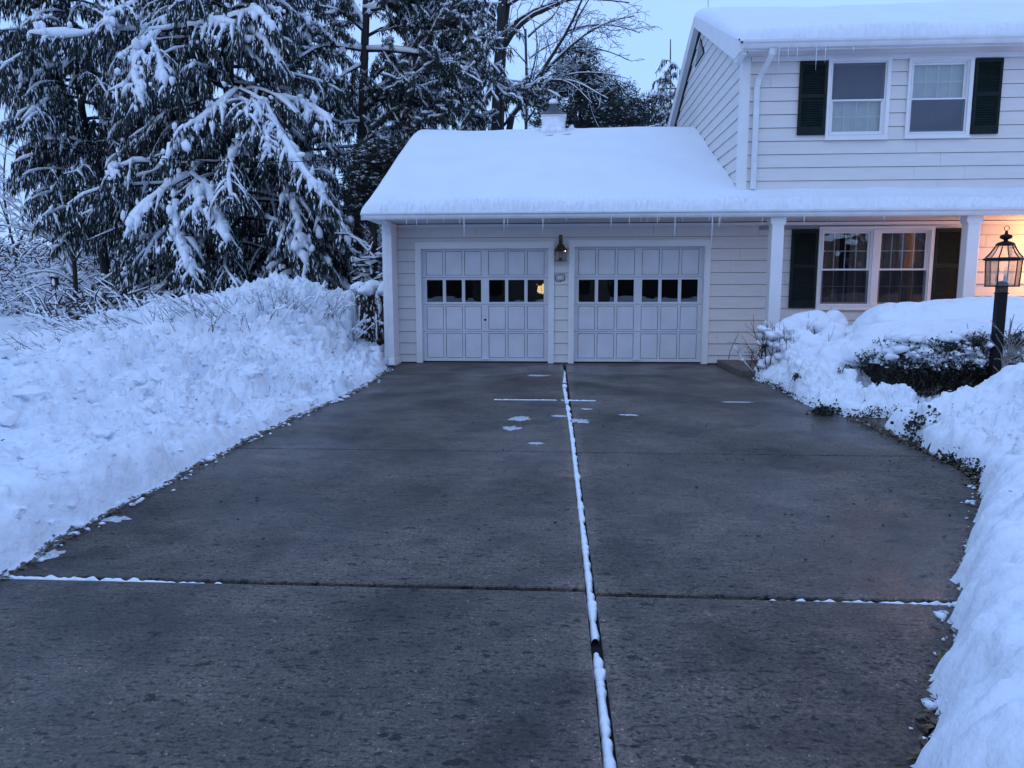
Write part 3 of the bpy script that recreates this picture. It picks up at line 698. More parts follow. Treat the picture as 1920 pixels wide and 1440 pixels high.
# garage doors
def garage_door(x0, x1, z1, cy=.085, wide=3):
    z0 = .035
    W = x1 - x0
    st = .105; mid = .135; ms = .042      # outer stile, centre stile, thin muntin stile
    inner = W - 2 * st - mid
    pw = (inner - 4 * ms) / 6
    xs = []; x = x0 + st
    for k in range(6):
        xs.append((x, x + pw)); x += pw + (mid if k == 2 else ms)
    zs = [(.10, .595), (.665, 1.135), (1.20, 1.655), (1.735, z1 - .05)]
    zs = [(a * 1.0, b) for a, b in zs]
    y0, y1 = cy, cy + .04
    mb = MB()
    cols = [x0] + [v for p in xs for v in p] + [x1]
    rowsz = [z0] + [v for p in zs for v in p] + [z1]
    for i_ in range(0, len(cols) - 1, 2): mb.box(cols[i_], cols[i_ + 1], y0, y1, z0, z1)
    for (a, b) in xs:
        for i_ in range(0, len(rowsz) - 1, 2): mb.box(a, b, y0, y1, rowsz[i_], rowsz[i_ + 1])
    door = mb.obj('garage_door', M['door_white'], HS)
    for r_, (za, zb) in enumerate(zs):
        for (a, b) in xs:
            if r_ == 2:
                MB().box(a - .001, b + .001, y0 + .018, y0 + .022, za - .001, zb + .001).obj('pane', M['pane_garage'], door)
                e_ = .010
                MB().box(a + .001, a + e_, y0 + .006, y0 + .017, za, zb).box(b - e_, b - .001, y0 + .006, y0 + .017, za, zb).box(a + e_, b - e_, y0 + .006, y0 + .017, za + .001, za + e_).box(a + e_, b - e_, y0 + .006, y0 + .017, zb - e_, zb - .001).obj('glazing_bead', WH, door)
            else:
                g_ = .011
                MB().box(a + g_, b - g_, y0 + .010, y0 + .03, za + g_, zb - g_).obj('panel', M['door_white'], door)
    MB().box(x0 + .01, x1 - .01, y0 + .0335, y0 + .037, z0 + .02, zs[1][1] + .02).box(x0 + .01, x1 - .01, y0 + .0335, y0 + .037, zs[3][0] - .02, z1 - .01).obj('backing', M['groove'], door)
    # section joints: thin proud dark strips drawn as the shadow in the gaps
    for zz in (.630, 1.168, 1.695):
        MB().box(x0 + .002, x1 - .002, y0 - .003, y0 - .0005, zz - .003, zz + .003).obj('seam_shadow_strip', M['slate'], door)
    xm = (xs[2][1] + xs[3][0]) / 2
    MB().box(xm - .085, xm + .085, y0 - .012, y0 - .001, .075, .09).box(xm - .075, xm + .075, y0 - .035, y0 - .022, .072, .086).box(xm - .075, xm - .06, y0 - .022, y0 - .012, .074, .084).box(xm + .06, xm + .075, y0 - .022, y0 - .012, .074, .084).obj('lift_handle', M['gutter'], door)
    MB().lathe([(0, 0), (.022, 0), (.022, .012), (0, .012)], n=12).obj('lock', M['black'] if wide == 3 else M['gutter'], door).matrix_local = Matrix.Translation((xm, y0 - .001, .86)) @ Matrix.Rotation(math.radians(90), 4, 'X')
    if wide == 3:
        MB().box(xm - .04, xm + .04, y0 - .02, y0 - .001, .945, .958).obj('handle', WH, door)
    else:
        MB().box(xm - .008, xm + .008, y0 - .035, y0 - .022, .92, 1.01).box(xm - .008, xm + .008, y0 - .022, y0 - .001, .92, .93).box(xm - .008, xm + .008, y0 - .022, y0 - .001, 1.0, 1.01).obj('handle', M['gutter'], door)
    for zz in (1.34, 1.47):
        MB().box(xm - .012, xm + .012, y0 - .006, y0 - .001, zz, zz + .02).obj('bolt_plate', M['gutter'], door)
    MB().box(x0 + .01, x1 - .01, y0 + .002, y1, .008, .034).obj('rubber_seal', M['black'], door)
    return door
def casing(x0, x1, z1, w=.085):
    """trim round a garage opening, outside the given opening, with a stop inside"""
    MB().box(x0 - w, x0, -.055, -.027, .01, z1 + w).obj('door_casing', WH, HS)
    MB().box(x1, x1 + w, -.055, -.027, .01, z1 + w).obj('door_casing', WH, HS)
    MB().box(x0, x1, -.055, -.027, z1, z1 + w).obj('door_casing', WH, HS)
    MB().box(x0 - w - .012, x1 + w + .012, -.066, -.027, z1 + w, z1 + w + .016).obj('drip_cap', WH, HS)
    t = .028
    MB().box(x0, x0 + t, -.05, .082, .01, z1).box(x1 - t, x1, -.05, .082, .01, z1).box(x0 + t, x1 - t, -.05, .082, z1 - t, z1).obj('door_jamb', WH, HS)
casing(D1[0], D1[1], D1[3]); casing(D2[0], D2[1], D2[3])
garage_door(D1[0] + .002, D1[1] - .002, D1[3] - .02); garage_door(D2[0] + .002, D2[1] - .002, D2[3] - .02, wide=2)
MB().box(-3.2, 3.0, -.02, .13, -.05, .006).obj('threshold', M['step'], HS)
MB().box(.215, .235, .055, .083, 1.60, 1.72).obj('door_sensor', WH, HS)

# windows
def window_unit(x0, x1, z0, z1, yw, screen, curtain, depth=.30):
    """double-hung window filling an opening"""
    fr_ = MB()
    t = .035; ys0, ys1 = yw - .02, yw + .10
    fr_.box(x0, x0 + t, ys0, ys1, z0, z1).box(x1 - t, x1, ys0, ys1, z0, z1).box(x0 + t, x1 - t, ys0, ys1, z0, z0 + t).box(x0 + t, x1 - t, ys0, ys1, z1 - t, z1)
    w = fr_.obj('window', WH, HS)
    zm = z0 + (z1 - z0) * .475
    for (a, b, yo) in ((zm - .012, z1 - t, .030), (z0 + t, zm + .018, .000)):
        s_ = .034; xa, xb = x0 + t, x1 - t; y0, y1 = yw + yo, yw + yo + .028
        MB().box(xa, xa + s_, y0, y1, a, b).box(xb - s_, xb, y0, y1, a, b).box(xa + s_, xb - s_, y0, y1, a, a + s_).box(xa + s_, xb - s_, y0, y1, b - s_, b).obj('sash', WH, w)
        MB().box(xa + s_ - .002, xb - s_ + .002, y0 + .008, y0 + .012, a + s_ - .002, b - s_ + .002).obj('pane', M['pane'], w)
        for q_ in range(1, 4):
            xc = xa + s_ + (xb - xa - 2 * s_) * q_ / 4
            MB().box(xc - .008, xc + .008, y0 + .014, y0 + .026, a + s_, b - s_).obj('muntin', WH, w)
        zc = (a + b) / 2
        MB().box(xa + s_, xb - s_, y0 + .016, y0 + .024, zc - .008, zc + .008).obj('muntin', WH, w)
    if screen == 'top': MB().box(x0 + t, x1 - t, yw - .012, yw - .010, zm + .01, z1 - t).obj('insect_screen', M['screen'], w)
    if screen == 'bottom': MB().box(x0 + t, x1 - t, yw - .012, yw - .010, z0 + t, zm + .0).obj('insect_screen', M['screen'] if yw < -.5 else M['screen_fine'], w)
    MB().box(x0 + t, x1 - t, yw - .018, yw - .006, zm - .012, zm + .014).obj('meeting_rail', WH, w)
    def drape(xa, xb, mat, amp=.02, ya=.15, fold=26):
        xx = np.linspace(xa, xb, 60); V = []
        for zz in (z0 - .02, z1 + .02): V += [(x, yw + ya + amp * math.sin(x * fold * 2.1) + .5 * amp * math.sin(x * fold * 5.1), zz) for x in xx]
        MB().add(V, [(i_, i_ + 1, 61 + i_, 60 + i_) for i_ in range(59)]).obj('curtain', mat, w, smooth=True)
    if curtain == 'white': drape(x0 - .03, x1 + .03, M['curtain_white'], .008, .13, 14)
    else:
        drape(x0 - .03, x0 + (x1 - x0) * curtain[0], M['curtain'], .025)
        drape(x0 + (x1 - x0) * curtain[1], x1 + .03, M['curtain'], .025)
    return w
def win_trim(x0, x1, z0, z1, yw, w=.055, sill=True):
    y0 = yw - .058; y1 = yw - .027
    tr = MB().box(x0 - w, x0, y0, y1, z0 - w, z1 + w).box(x1, x1 + w, y0, y1, z0 - w, z1 + w).box(x0, x1, y0, y1, z1, z1 + w).box(x0, x1, y0, y1, z0 - w, z0).obj('window_trim', WH, HS, bevel=.004)
    MB().box(x0 - w - .01, x1 + w + .01, y0 - .02, y1, z0 - w - .03, z0 - w).obj('sill', WH, tr)
    MB().box(x0 - .0, x0 + .015, y0 - .008, yw - .018, z0, z1).box(x1 - .015, x1, y0 - .008, yw - .018, z0, z1).box(x0 + .015, x1 - .015, y0 - .008, yw - .018, z1 - .015, z1).box(x0 + .015, x1 - .015, y0 - .008, yw - .018, z0, z0 + .015).obj('stop_bead', WH, tr)
win_trim(*WIN_U[0], -.74); win_trim(*WIN_U[1], -.74)
w_ = window_unit(*WIN_U[0], -.74, 'top', 'white'); w_['label'] = 'upper window with a grey screen over its top sash'
w_ = window_unit(*WIN_U[1], -.74, 'bottom', 'white'); w_['label'] = 'upper window with a grey screen over its bottom sash'
win_trim(*LWIN, 0.0)
xm = (LWIN[0] + LWIN[1]) / 2
MB().box(xm - .055, xm + .055, -.05, .10, LWIN[2], LWIN[3]).obj('mullion', WH, HS)
window_unit(LWIN[0], xm - .055, LWIN[2], LWIN[3], 0, 'bottom', (.42, .62))
window_unit(xm + .055, LWIN[1], LWIN[2], LWIN[3], 0, 'bottom', (.55, .70))
# shutters
louver_mesh = {}
def shutter(x0, x1, z0, z1, yw):
    y0, y1 = yw - .065, yw - .03; s_ = .05; zm = z0 + (z1 - z0) * .53
    sh = MB().box(x0, x0 + s_, y0, y1, z0, z1).box(x1 - s_, x1, y0, y1, z0, z1).box(x0 + s_, x1 - s_, y0, y1, z0, z0 + .13).box(x0 + s_, x1 - s_, y0, y1, z1 - .07, z1).box(x0 + s_, x1 - s_, y0, y1, zm - .035, zm + .035).box(x0 + s_, x1 - s_, y1 - .006, y1, z0 + .13, z1 - .07).obj('shutter', M['green'], HS)
    key = round(x1 - x0, 3)
    if key not in louver_mesh:
        h = (x1 - x0) / 2 - s_ - .002
        louver_mesh[key] = MB().hexa([(sx * h, -.014 + .018 * a, -.018 + .028 * a + b * .006) for sx in (-1, 1) for a in (0, 1) for b in (0, 1)]).mesh('louver', M['green'])
    zz = z0 + .15
    while zz < z1 - .08:
        if abs(zz - zm) > .05:
            o = kid('louver', louver_mesh[key], sh); o.location = ((x0 + x1) / 2, y0 + .014, zz)
        zz += .0385
    return sh
shutter(4.10, 4.57, 4.15, 5.39, -.74); shutter(7.055, 7.51, 4.13, 5.38, -.74)
shutter(4.33, 4.82, 1.10, 2.58, 0); shutter(6.965, 7.45, 1.10, 2.58, 0)
# porch posts, step
for x in (3.63, 6.93, 10.4, 13.6):
    po = MB().box(x, x + .205, -1.19, -.985, .10, 2.62).obj('porch_post', WH, HS, bevel=.006)
    MB().box(x - .03, x + .235, -1.198, -.955, 2.60, 2.70).obj('capital', WH, po)
    MB().box(x - .012, x + .217, -1.202, -.973, 2.57, 2.60).obj('neck_moulding', WH, po)
    MB().box(x - .025, x + .23, -1.215, -.96, .10, .22).obj('base_block', WH, po)
MB().box(3.02, 14, -1.95, -.03, -.1, .095).obj('porch_step', M['step'], HS, bevel=.012)
MB().box(3.62, 14.2, -1.19, -1.0, 2.70, 2.726).obj('porch_beam', WH, HS)
# mast of the aerial on the upper roof
MB().tubes([at(1328, 30, 3.3), at(1328, 10, 3.3), at(1327, -40, 3.3)], [.02, .02, .02], 6).obj('aerial_mast', WH, HS)

# cupola on the garage ridge
cx, cy = -.20, 3.72
CU = MB().box(cx - .275, cx + .275, cy - .275, cy + .275, 4.9, 5.52).obj('cupola', WH, HS)
MB().box(cx - .30, cx + .30, cy - .30, cy + .30, 5.49, 5.525).obj('cornice', WH, CU)
pr_ = [(.46, 5.525), (.44, 5.54), (.33, 5.58), (.22, 5.65), (.14, 5.74), (.10, 5.81), (.03, 5.83), (.001, 5.83)]
MB().lathe(pr_, (cx, cy, 0), 4, math.pi / 4).obj('cupola_roof', M['slate'], CU)
MB().tubes([(cx + .06, cy, 5.80), (cx + .062, cy, 6.02)], [.008, .004], 5).obj('finial_rod', WH, CU)

# ------------------------------------------------------------------ snow on the roofs
def roof_snow(name, x0, x1, ye, ze, yr, slope, T, rear, round0=True, nx=640, over=.03, seed=0):
    L = (yr - ye)
    t = np.concatenate([np.array([0, .012, .03, .055, .085, .12, .16, .21, .27, .35, .45]) * min(1, L), np.linspace(.55, L, 30) if L > .6 else np.linspace(.46, L, 3)])
    if rear: t = np.concatenate([t, L + np.array([.05, .15, .3, .6, 1.2, 2.5, 4.3])])
    xs = np.concatenate([x0 + np.array([0, .01, .03, .06, .1, .15, .22, .3]), np.linspace(x0 + .36, x1, nx)]) if round0 else np.linspace(x0, x1, nx)
    X, Tt = np.meshgrid(xs, t)
    front = np.minimum(Tt, L); back = np.maximum(Tt - L, 0)
    Yb = ye + Tt; 
    rnd = .35
    zline = ze + slope * front - slope * back
    if rear: zline = zline - slope * .5 * rnd * np.exp(-np.abs(Tt - L) / rnd) * .8
    P = np.stack([X, Tt, 0 * X + seed], -1).reshape(-1, 3)
    lowf = (fbm(P * .45, 3) * .05).reshape(X.shape)
    edge = np.sqrt(np.clip(1 - (1 - np.clip((Tt + .0) / .13, 0, 1)) ** 2, 0, 1))
    th = T * edge + lowf * edge
    if round0: th = th * np.sqrt(np.clip(1 - (1 - np.clip((X - x0) / .22, 0, 1)) ** 2, 0, 1))
    crust = np.exp(-Tt / .16)
    nn = (fbm(P * np.array([15, 17, 1.]), 4, 2, .7)).reshape(X.shape)
    th = th + nn * .055 * crust * edge + (fbm(P * 2.5, 2) * .006).reshape(X.shape)
    Y = Yb - over * np.sin(np.clip(Tt / .16, 0, 1) * math.pi) - (.02 * nn * crust) - .02 * crust
    Z = zline + np.maximum(th, 0) + .002
    n, mm = X.shape
    V = np.stack([X, Y, Z], -1).reshape(-1, 3)
    i, j = np.meshgrid(np.arange(n - 1), np.arange(mm - 1), indexing='ij'); i, j = i.ravel(), j.ravel()
    F = np.stack([i * mm + j, i * mm + j + 1, (i + 1) * mm + j + 1, (i + 1) * mm + j], 1)
    return kid(name, npmesh(name, V, [F], M['snow_smooth'], True))
tag(roof_snow('roof_snow', -3.61, 3.13, -1.30, RT(-1.30), 3.9, .46, .185, True), 'smooth thick blanket of snow on the garage roof', 'snow', kind='stuff')
tag(roof_snow('roof_snow', 3.13, 14.2, -1.30, RT(-1.30), -.745, .46, .185, False, round0=False), 'narrow band of snow on the porch roof below the upper windows', 'snow', kind='stuff')
tag(roof_snow('roof_snow', 2.965, 14.2, -1.19, UT(-1.19), 3.3, .44, .20, True, seed=5), 'thick snow on the upper roof of the house', 'snow', kind='stuff')
mb = MB()
lumps(mb, [(cx - .02, cy - .02, 5.87), (cx + .03, cy, 5.86)], [(.09, .09, .06), (.06, .07, .05)], ICO2, .5)
tag(mb.obj('cupola_snow', M['snow'], smooth=True), 'small cap of snow on the tip of the roof cupola', 'snow', kind='stuff')
mb = MB()
mb.box(cx - .262, cx + .262, cy - .292, cy - .276, 5.1, 5.485)
lumps(mb, [(cx + rng.uniform(-.25, .25), cy - .288, rng.uniform(5.15, 5.45)) for _ in range(30)], np.array([(rng.uniform(.05, .1), .006, rng.uniform(.03, .06)) for _ in range(30)]), ICO2, .3)
lumps(mb, [(cx - .45, 3.75, 5.20), (cx - .35, 3.7, 5.22), (cx + .42, 3.75, 5.24), (cx + .5, 3.78, 5.21), (cx + .34, 3.7, 5.2), (cx - .2, 3.42, 5.14), (cx + .15, 3.42, 5.14), (cx, 3.42, 5.13), (cx - .1, 3.1, 5.0), (cx + .3, 3.2, 5.04)], [(.12, .12, .07), (.1, .1, .06), (.07, .1, .11), (.1, .1, .07), (.08, .1, .06), (.14, .14, .09), (.15, .14, .09), (.13, .14, .08), (.10, .07, .035), (.12, .06, .03)], ICO2, .4)
tag(mb.obj('cupola_drift', M['snow'], smooth=True), 'wind packed snow plastered on the cupola front and round its foot', 'snow', kind='stuff')

# ------------------------------------------------------------------ icicles
def icicle(px, Y, ztop, length, r, lab, grp):
    X = at(px, 405, Y)[0] if ztop < 4 else at(px, 95, Y)[0]
    n_ = 6; t = np.linspace(0, 1, n_)
    wob = .15 * r * perlin(np.stack([t * 6 + px, t * 0, t * 0], 1))
    mb = MB(); mb.lathe([(max(.0008, r * (1 - tt) ** .8 + w), -length * tt) for tt, w in zip(t, wob)], n=6)
    o = mb.obj('icicle', M['ice'], smooth=True); o.location = (X, Y, ztop)
    tag(o, lab, 'icicle', grp)
GI = 'icicles along the garage and porch gutter'
small = [720, 762, 781, 801, 832, 862, 952, 1030, 1062, 1180, 1202, 1212, 1233, 1237, 1280, 1330, 1352, 1360, 1430, 1560, 1658, 1800]
for p in small:
    where = ('over the siding left of the left garage door' if p < 785 else 'over the left garage door' if p < 1040 else 'over the gap at the wall lantern' if p < 1068 else
             'over the right garage door' if p < 1325 else 'beside the longest icicle' if p < 1400 else 'just left of the first porch post' if p < 1450 else
             'over the left shutter of the porch window' if p < 1600 else 'over the porch window' if p < 1750 else 'by the second porch post')
    icicle(p, -1.29, 2.705, rng.uniform(.05, .17), rng.uniform(.004, .010), 'short thin icicle hanging from the gutter ' + where, GI)
for p, l_, lab in ((870, .31, 'long icicle hanging over the top of the left garage door'), (945, .24, 'icicle hanging over the right part of the left garage door'), (1018, .27, 'icicle hanging just left of the wall lantern'),
                   (1146, .18, 'icicle hanging over the left part of the right garage door'), (1266, .38, 'long icicle hanging over the right part of the right garage door'), (1336, .55, 'longest icicle, hanging at the right edge of the right garage door'),
                   (1349, .2, 'icicle hanging just right of the longest icicle'), (1508, .15, 'milky icicle hanging just right of the first porch post'), (1890, .09, 'tiny warm lit icicle hanging above the lamp post')):
    icicle(p, -1.29, 2.705, l_, .011, lab, GI)
for p, l_ in ((1455, .2), (1461, .33), (1478, .22), (1495, .2), (1531, .38), (1548, .26), (1600, .12)):
    icicle(p, -1.2, 5.50, l_, .010, 'thin icicle hanging from the upper gutter left of the upper windows', 'icicles on the upper gutter')

# ------------------------------------------------------------------ wall lantern and sign between the doors
def lantern(root, c, s, n, mats, lit=False, full=True):
    """c = centre of the bottom of the glass body; s = body radius"""
    fm, gm = mats
    rot = math.pi / n + .25
    a = np.arange(n) / n * 2 * math.pi + rot
    h = s * 1.55
    rb, rt = s * .93, s
    MB().lathe([(0, -.012), (rb + .01, -.012), (rb + .01, .0), (rb - .03 * s, .004), (0, .004)], c, n, rot).obj('bottom_plate', fm, root)
    for k in range(n):
        p0 = np.array(c) + [rb * math.cos(a[k]), rb * math.sin(a[k]), 0]; p1 = np.array(c) + [rt * math.cos(a[k]), rt * math.sin(a[k]), h]
        MB().tubes([p0, p1], [.030 * s + .0015] * 2, 4).obj('corner_bar', fm, root)
        k2 = (k + 1) % n
        q0 = np.array(c) + [rb * math.cos(a[k2]), rb * math.sin(a[k2]), 0]; q1 = np.array(c) + [rt * math.cos(a[k2]), rt * math.sin(a[k2]), h]
        nrm = np.array([math.cos((a[k] + a[k2] + (2 * math.pi if k2 == 0 else 0)) / 2), math.sin((a[k] + a[k2] + (2 * math.pi if k2 == 0 else 0)) / 2), 0]) * .003
        MB().hexa([p0, p1, p0 - nrm, p1 - nrm, q0, q1, q0 - nrm, q1 - nrm]).obj('pane', gm, root)
    MB().lathe([(0, h), (rt, h), (rt * 1.14, h + .05 * s), (rt * 1.18, h + .10 * s), (rt * 1.14, h + .16 * s), (rt * .98, h + .2 * s), (0, h + .2 * s)][1:6] + [(rt * .9, h + .2 * s), (rt * .9, h)], c, n, rot).obj('eave_ring', fm, root)
    # flared roof of glass between ribs
    hr = [(rt * 1.02, h + .2 * s), (rt * .78, h + .48 * s), (rt * .58, h + .80 * s), (rt * .50, h + 1.0 * s)]
    for k in range(n):
        P = [np.array(c) + [r * math.cos(a[k]), r * math.sin(a[k]), z_] for r, z_ in hr]
        MB().tubes(P, [.035 * s + .0015] * 4, 4).obj('roof_rib', fm, root)
    MB().lathe([(r * .97, z_) for r, z_ in hr], c, n, rot).obj('roof_glass', gm if full else fm, root)
    top = h + 1.0 * s
    MB().lathe([(rt * .54, top - .01), (rt * .52, top + .05 * s), (rt * .40, top + .14 * s), (rt * .22, top + .20 * s), (rt * .12, top + .24 * s), (rt * .12, top + .30 * s), (rt * .30, top + .38 * s), (rt * .36, top + .48 * s), (rt * .30, top + .58 * s), (rt * .10, top + .66 * s), (rt * .07, top + .84 * s), (0.001, top + .86 * s)], c, 16).obj('dome', fm, root, smooth=True)
    # candle cluster
    for k in range(3 if full else 1):
        aa = k * 2.1 + .6; rr = .28 * s if full else 0
        p = np.array(c) + [rr * math.cos(aa), rr * math.sin(aa), 0]
        MB().lathe([(.10 * s, .05), (.11 * s, .07), (.075 * s, .072), (.075 * s, h * .42), (0.001, h * .42)], p, 8).obj('candle_sleeve', M['bulb'], root)
        MB().lathe([(.05 * s, h * .42), (.10 * s, h * .52), (.095 * s, h * .62), (.03 * s, h * .76), (0.001, h * .80)], p, 8).obj('bulb', M['lit'] if lit else M['lamp_glass'], root, smooth=True)
    MB().lathe([(.36 * s, .004), (.30 * s, .04), (.12 * s, .06), (.001, .06)], c, 10).obj('candle_cup', fm, root)
    return top + .86 * s

WL = empty('wall_lantern', (0, 0, 0)); tag(WL, 'small aged brass lantern on the wall between the two garage doors', 'lantern')
c_ = at(1051, 489, -.16)
tp = lantern(WL, tuple(c_), .118, 6, (M['bronze'], M['small_glass']), full=False)
MB().tubes([(c_[0], -.16, c_[2] + tp - .01), (c_[0], -.16, c_[2] + tp + .05), (c_[0], -.13, c_[2] + tp + .075), (c_[0], -.03, c_[2] + tp + .05)], [.007] * 4, 6).obj('arm', M['bronze'], WL)
MB().box(c_[0] - .035, c_[0] + .035, -.045, -.026, c_[2] + tp - .10, c_[2] + tp + .10).obj('back_plate', M['bronze'], WL, bevel=.008)

SG = empty('house_sign'); tag(SG, 'small tilted oval plate with a black rim below the wall lantern', 'sign')
sc_ = at(1050, 520.5, -.03); SG.location = (sc_[0], -.034, sc_[2]); SG.rotation_euler = (0, math.radians(-9), 0)
def rrect(w, h, r, n=6):
    pts = []
    for (sx, sy, a0) in ((1, 1, 0), (-1, 1, 90), (-1, -1, 180), (1, -1, 270)):
        for k in range(n + 1):
            a = math.radians(a0 + 90 * k / n); pts.append((sx * (w - r) + r * math.cos(a), sy * (h - r) + r * math.sin(a)))
    return pts
MB().prism(rrect(.093, .068, .042), 1, -.012, 0).obj('rim', M['black'], SG)
MB().prism(rrect(.083, .058, .034), 1, -.018, -.0125).obj('plate', M['sign_face'], SG)
MB().prism(rrect(.043, .011, .004), 1, -.021, -.0185).obj('name_strip', M['white'], SG)
MB().box(-.008, .006, -.012, -.001, -.086, -.070).obj('screw', M['black'], SG)

# ------------------------------------------------------------------ lamp post by the walkway
LP = empty('lamp_post'); tag(LP, 'tall black lamp post with a glass lantern beside the snowy hedge', 'lamp post')
lc = at(1878.5, 536, -5.0)
px_, pz_ = lc[0], lc[2]
MB().box(px_ - .053, px_ + .053, -5.053, -4.947, .05, pz_ - .075).obj('post', M['black'], LP, bevel=.008)
MB().box(px_ - .049, px_ + .049, -5.049, -4.951, pz_ - .078, pz_ - .012).obj('fitter', M['bronze'], LP)
MB().box(px_ - .06, px_ + .06, -5.06, -4.94, pz_ - .095, pz_ - .083).obj('collar', M['black'], LP)
tp = lantern(LP, (px_, -5.0, pz_), .195, 6, (M['black'], M['lamp_glass']))
a = np.linspace(0, 2 * math.pi, 17)
MB().tubes(np.stack([px_ + .030 * np.cos(a), -5.0 + 0 * a, pz_ + tp + .028 + .030 * np.sin(a)], 1), np.full(17, .0045), 5).obj('ring', M['black'], LP)

# lit porch lantern on the wall just outside the picture: the warm light on the wall comes from it
PLN = empty('porch_lantern'); tag(PLN, 'lit porch lantern on the wall at the far right of the porch', 'lantern')
pc = (9.35, -.22, 2.05)
lantern(PLN, pc, .10, 6, (M['black'], M['lamp_glass']), lit=True, full=False)
MB().box(pc[0] - .03, pc[0] + .03, -.20, -.026, pc[2] + .30, pc[2] + .32).obj('arm', M['black'], PLN)
pl_d = bpy.data.lights.new('porch_light', 'POINT'); pl_d.energy = 230; pl_d.color = (1.0, .41, .125); pl_d.shadow_soft_size = .06
plo = bpy.data.objects.new('porch_light', pl_d); plo.location = (pc[0] - .02, pc[1] - .12, pc[2] + .12); COL.objects.link(plo)
# ------------------------------------------------------------------ trees
UP = np.array([0, 0, 1.0])
def arc(p, d, L, droop, n=6, wig=.04, side=None):
    """curved branch: start p, unit dir d, length L, sagging by droop*L at the tip"""
    t = np.linspace(0, 1, n)
    q = p + d * (L * t)[:, None] - UP * (droop * L * t ** 2)[:, None]
    w = rng.normal(0, wig * L / n, (n, 3)).cumsum(0); w -= w[0]
    return q + w
def horiz(a): return np.array([math.cos(a), math.sin(a), 0])
def resample(P, n):
    P = np.asarray(P, float); d = np.linalg.norm(np.diff(P, axis=0), axis=1); s = np.concatenate([[0], np.cumsum(d)])
    t = np.linspace(0, s[-1], n); Q = np.stack([np.interp(t, s, P[:, k]) for k in range(3)], 1)
    if n > 5:   # soften the corners of the traced line
        Q[1:-1] = .25 * Q[:-2] + .5 * Q[1:-1] + .25 * Q[2:]
    return Q, s[-1]

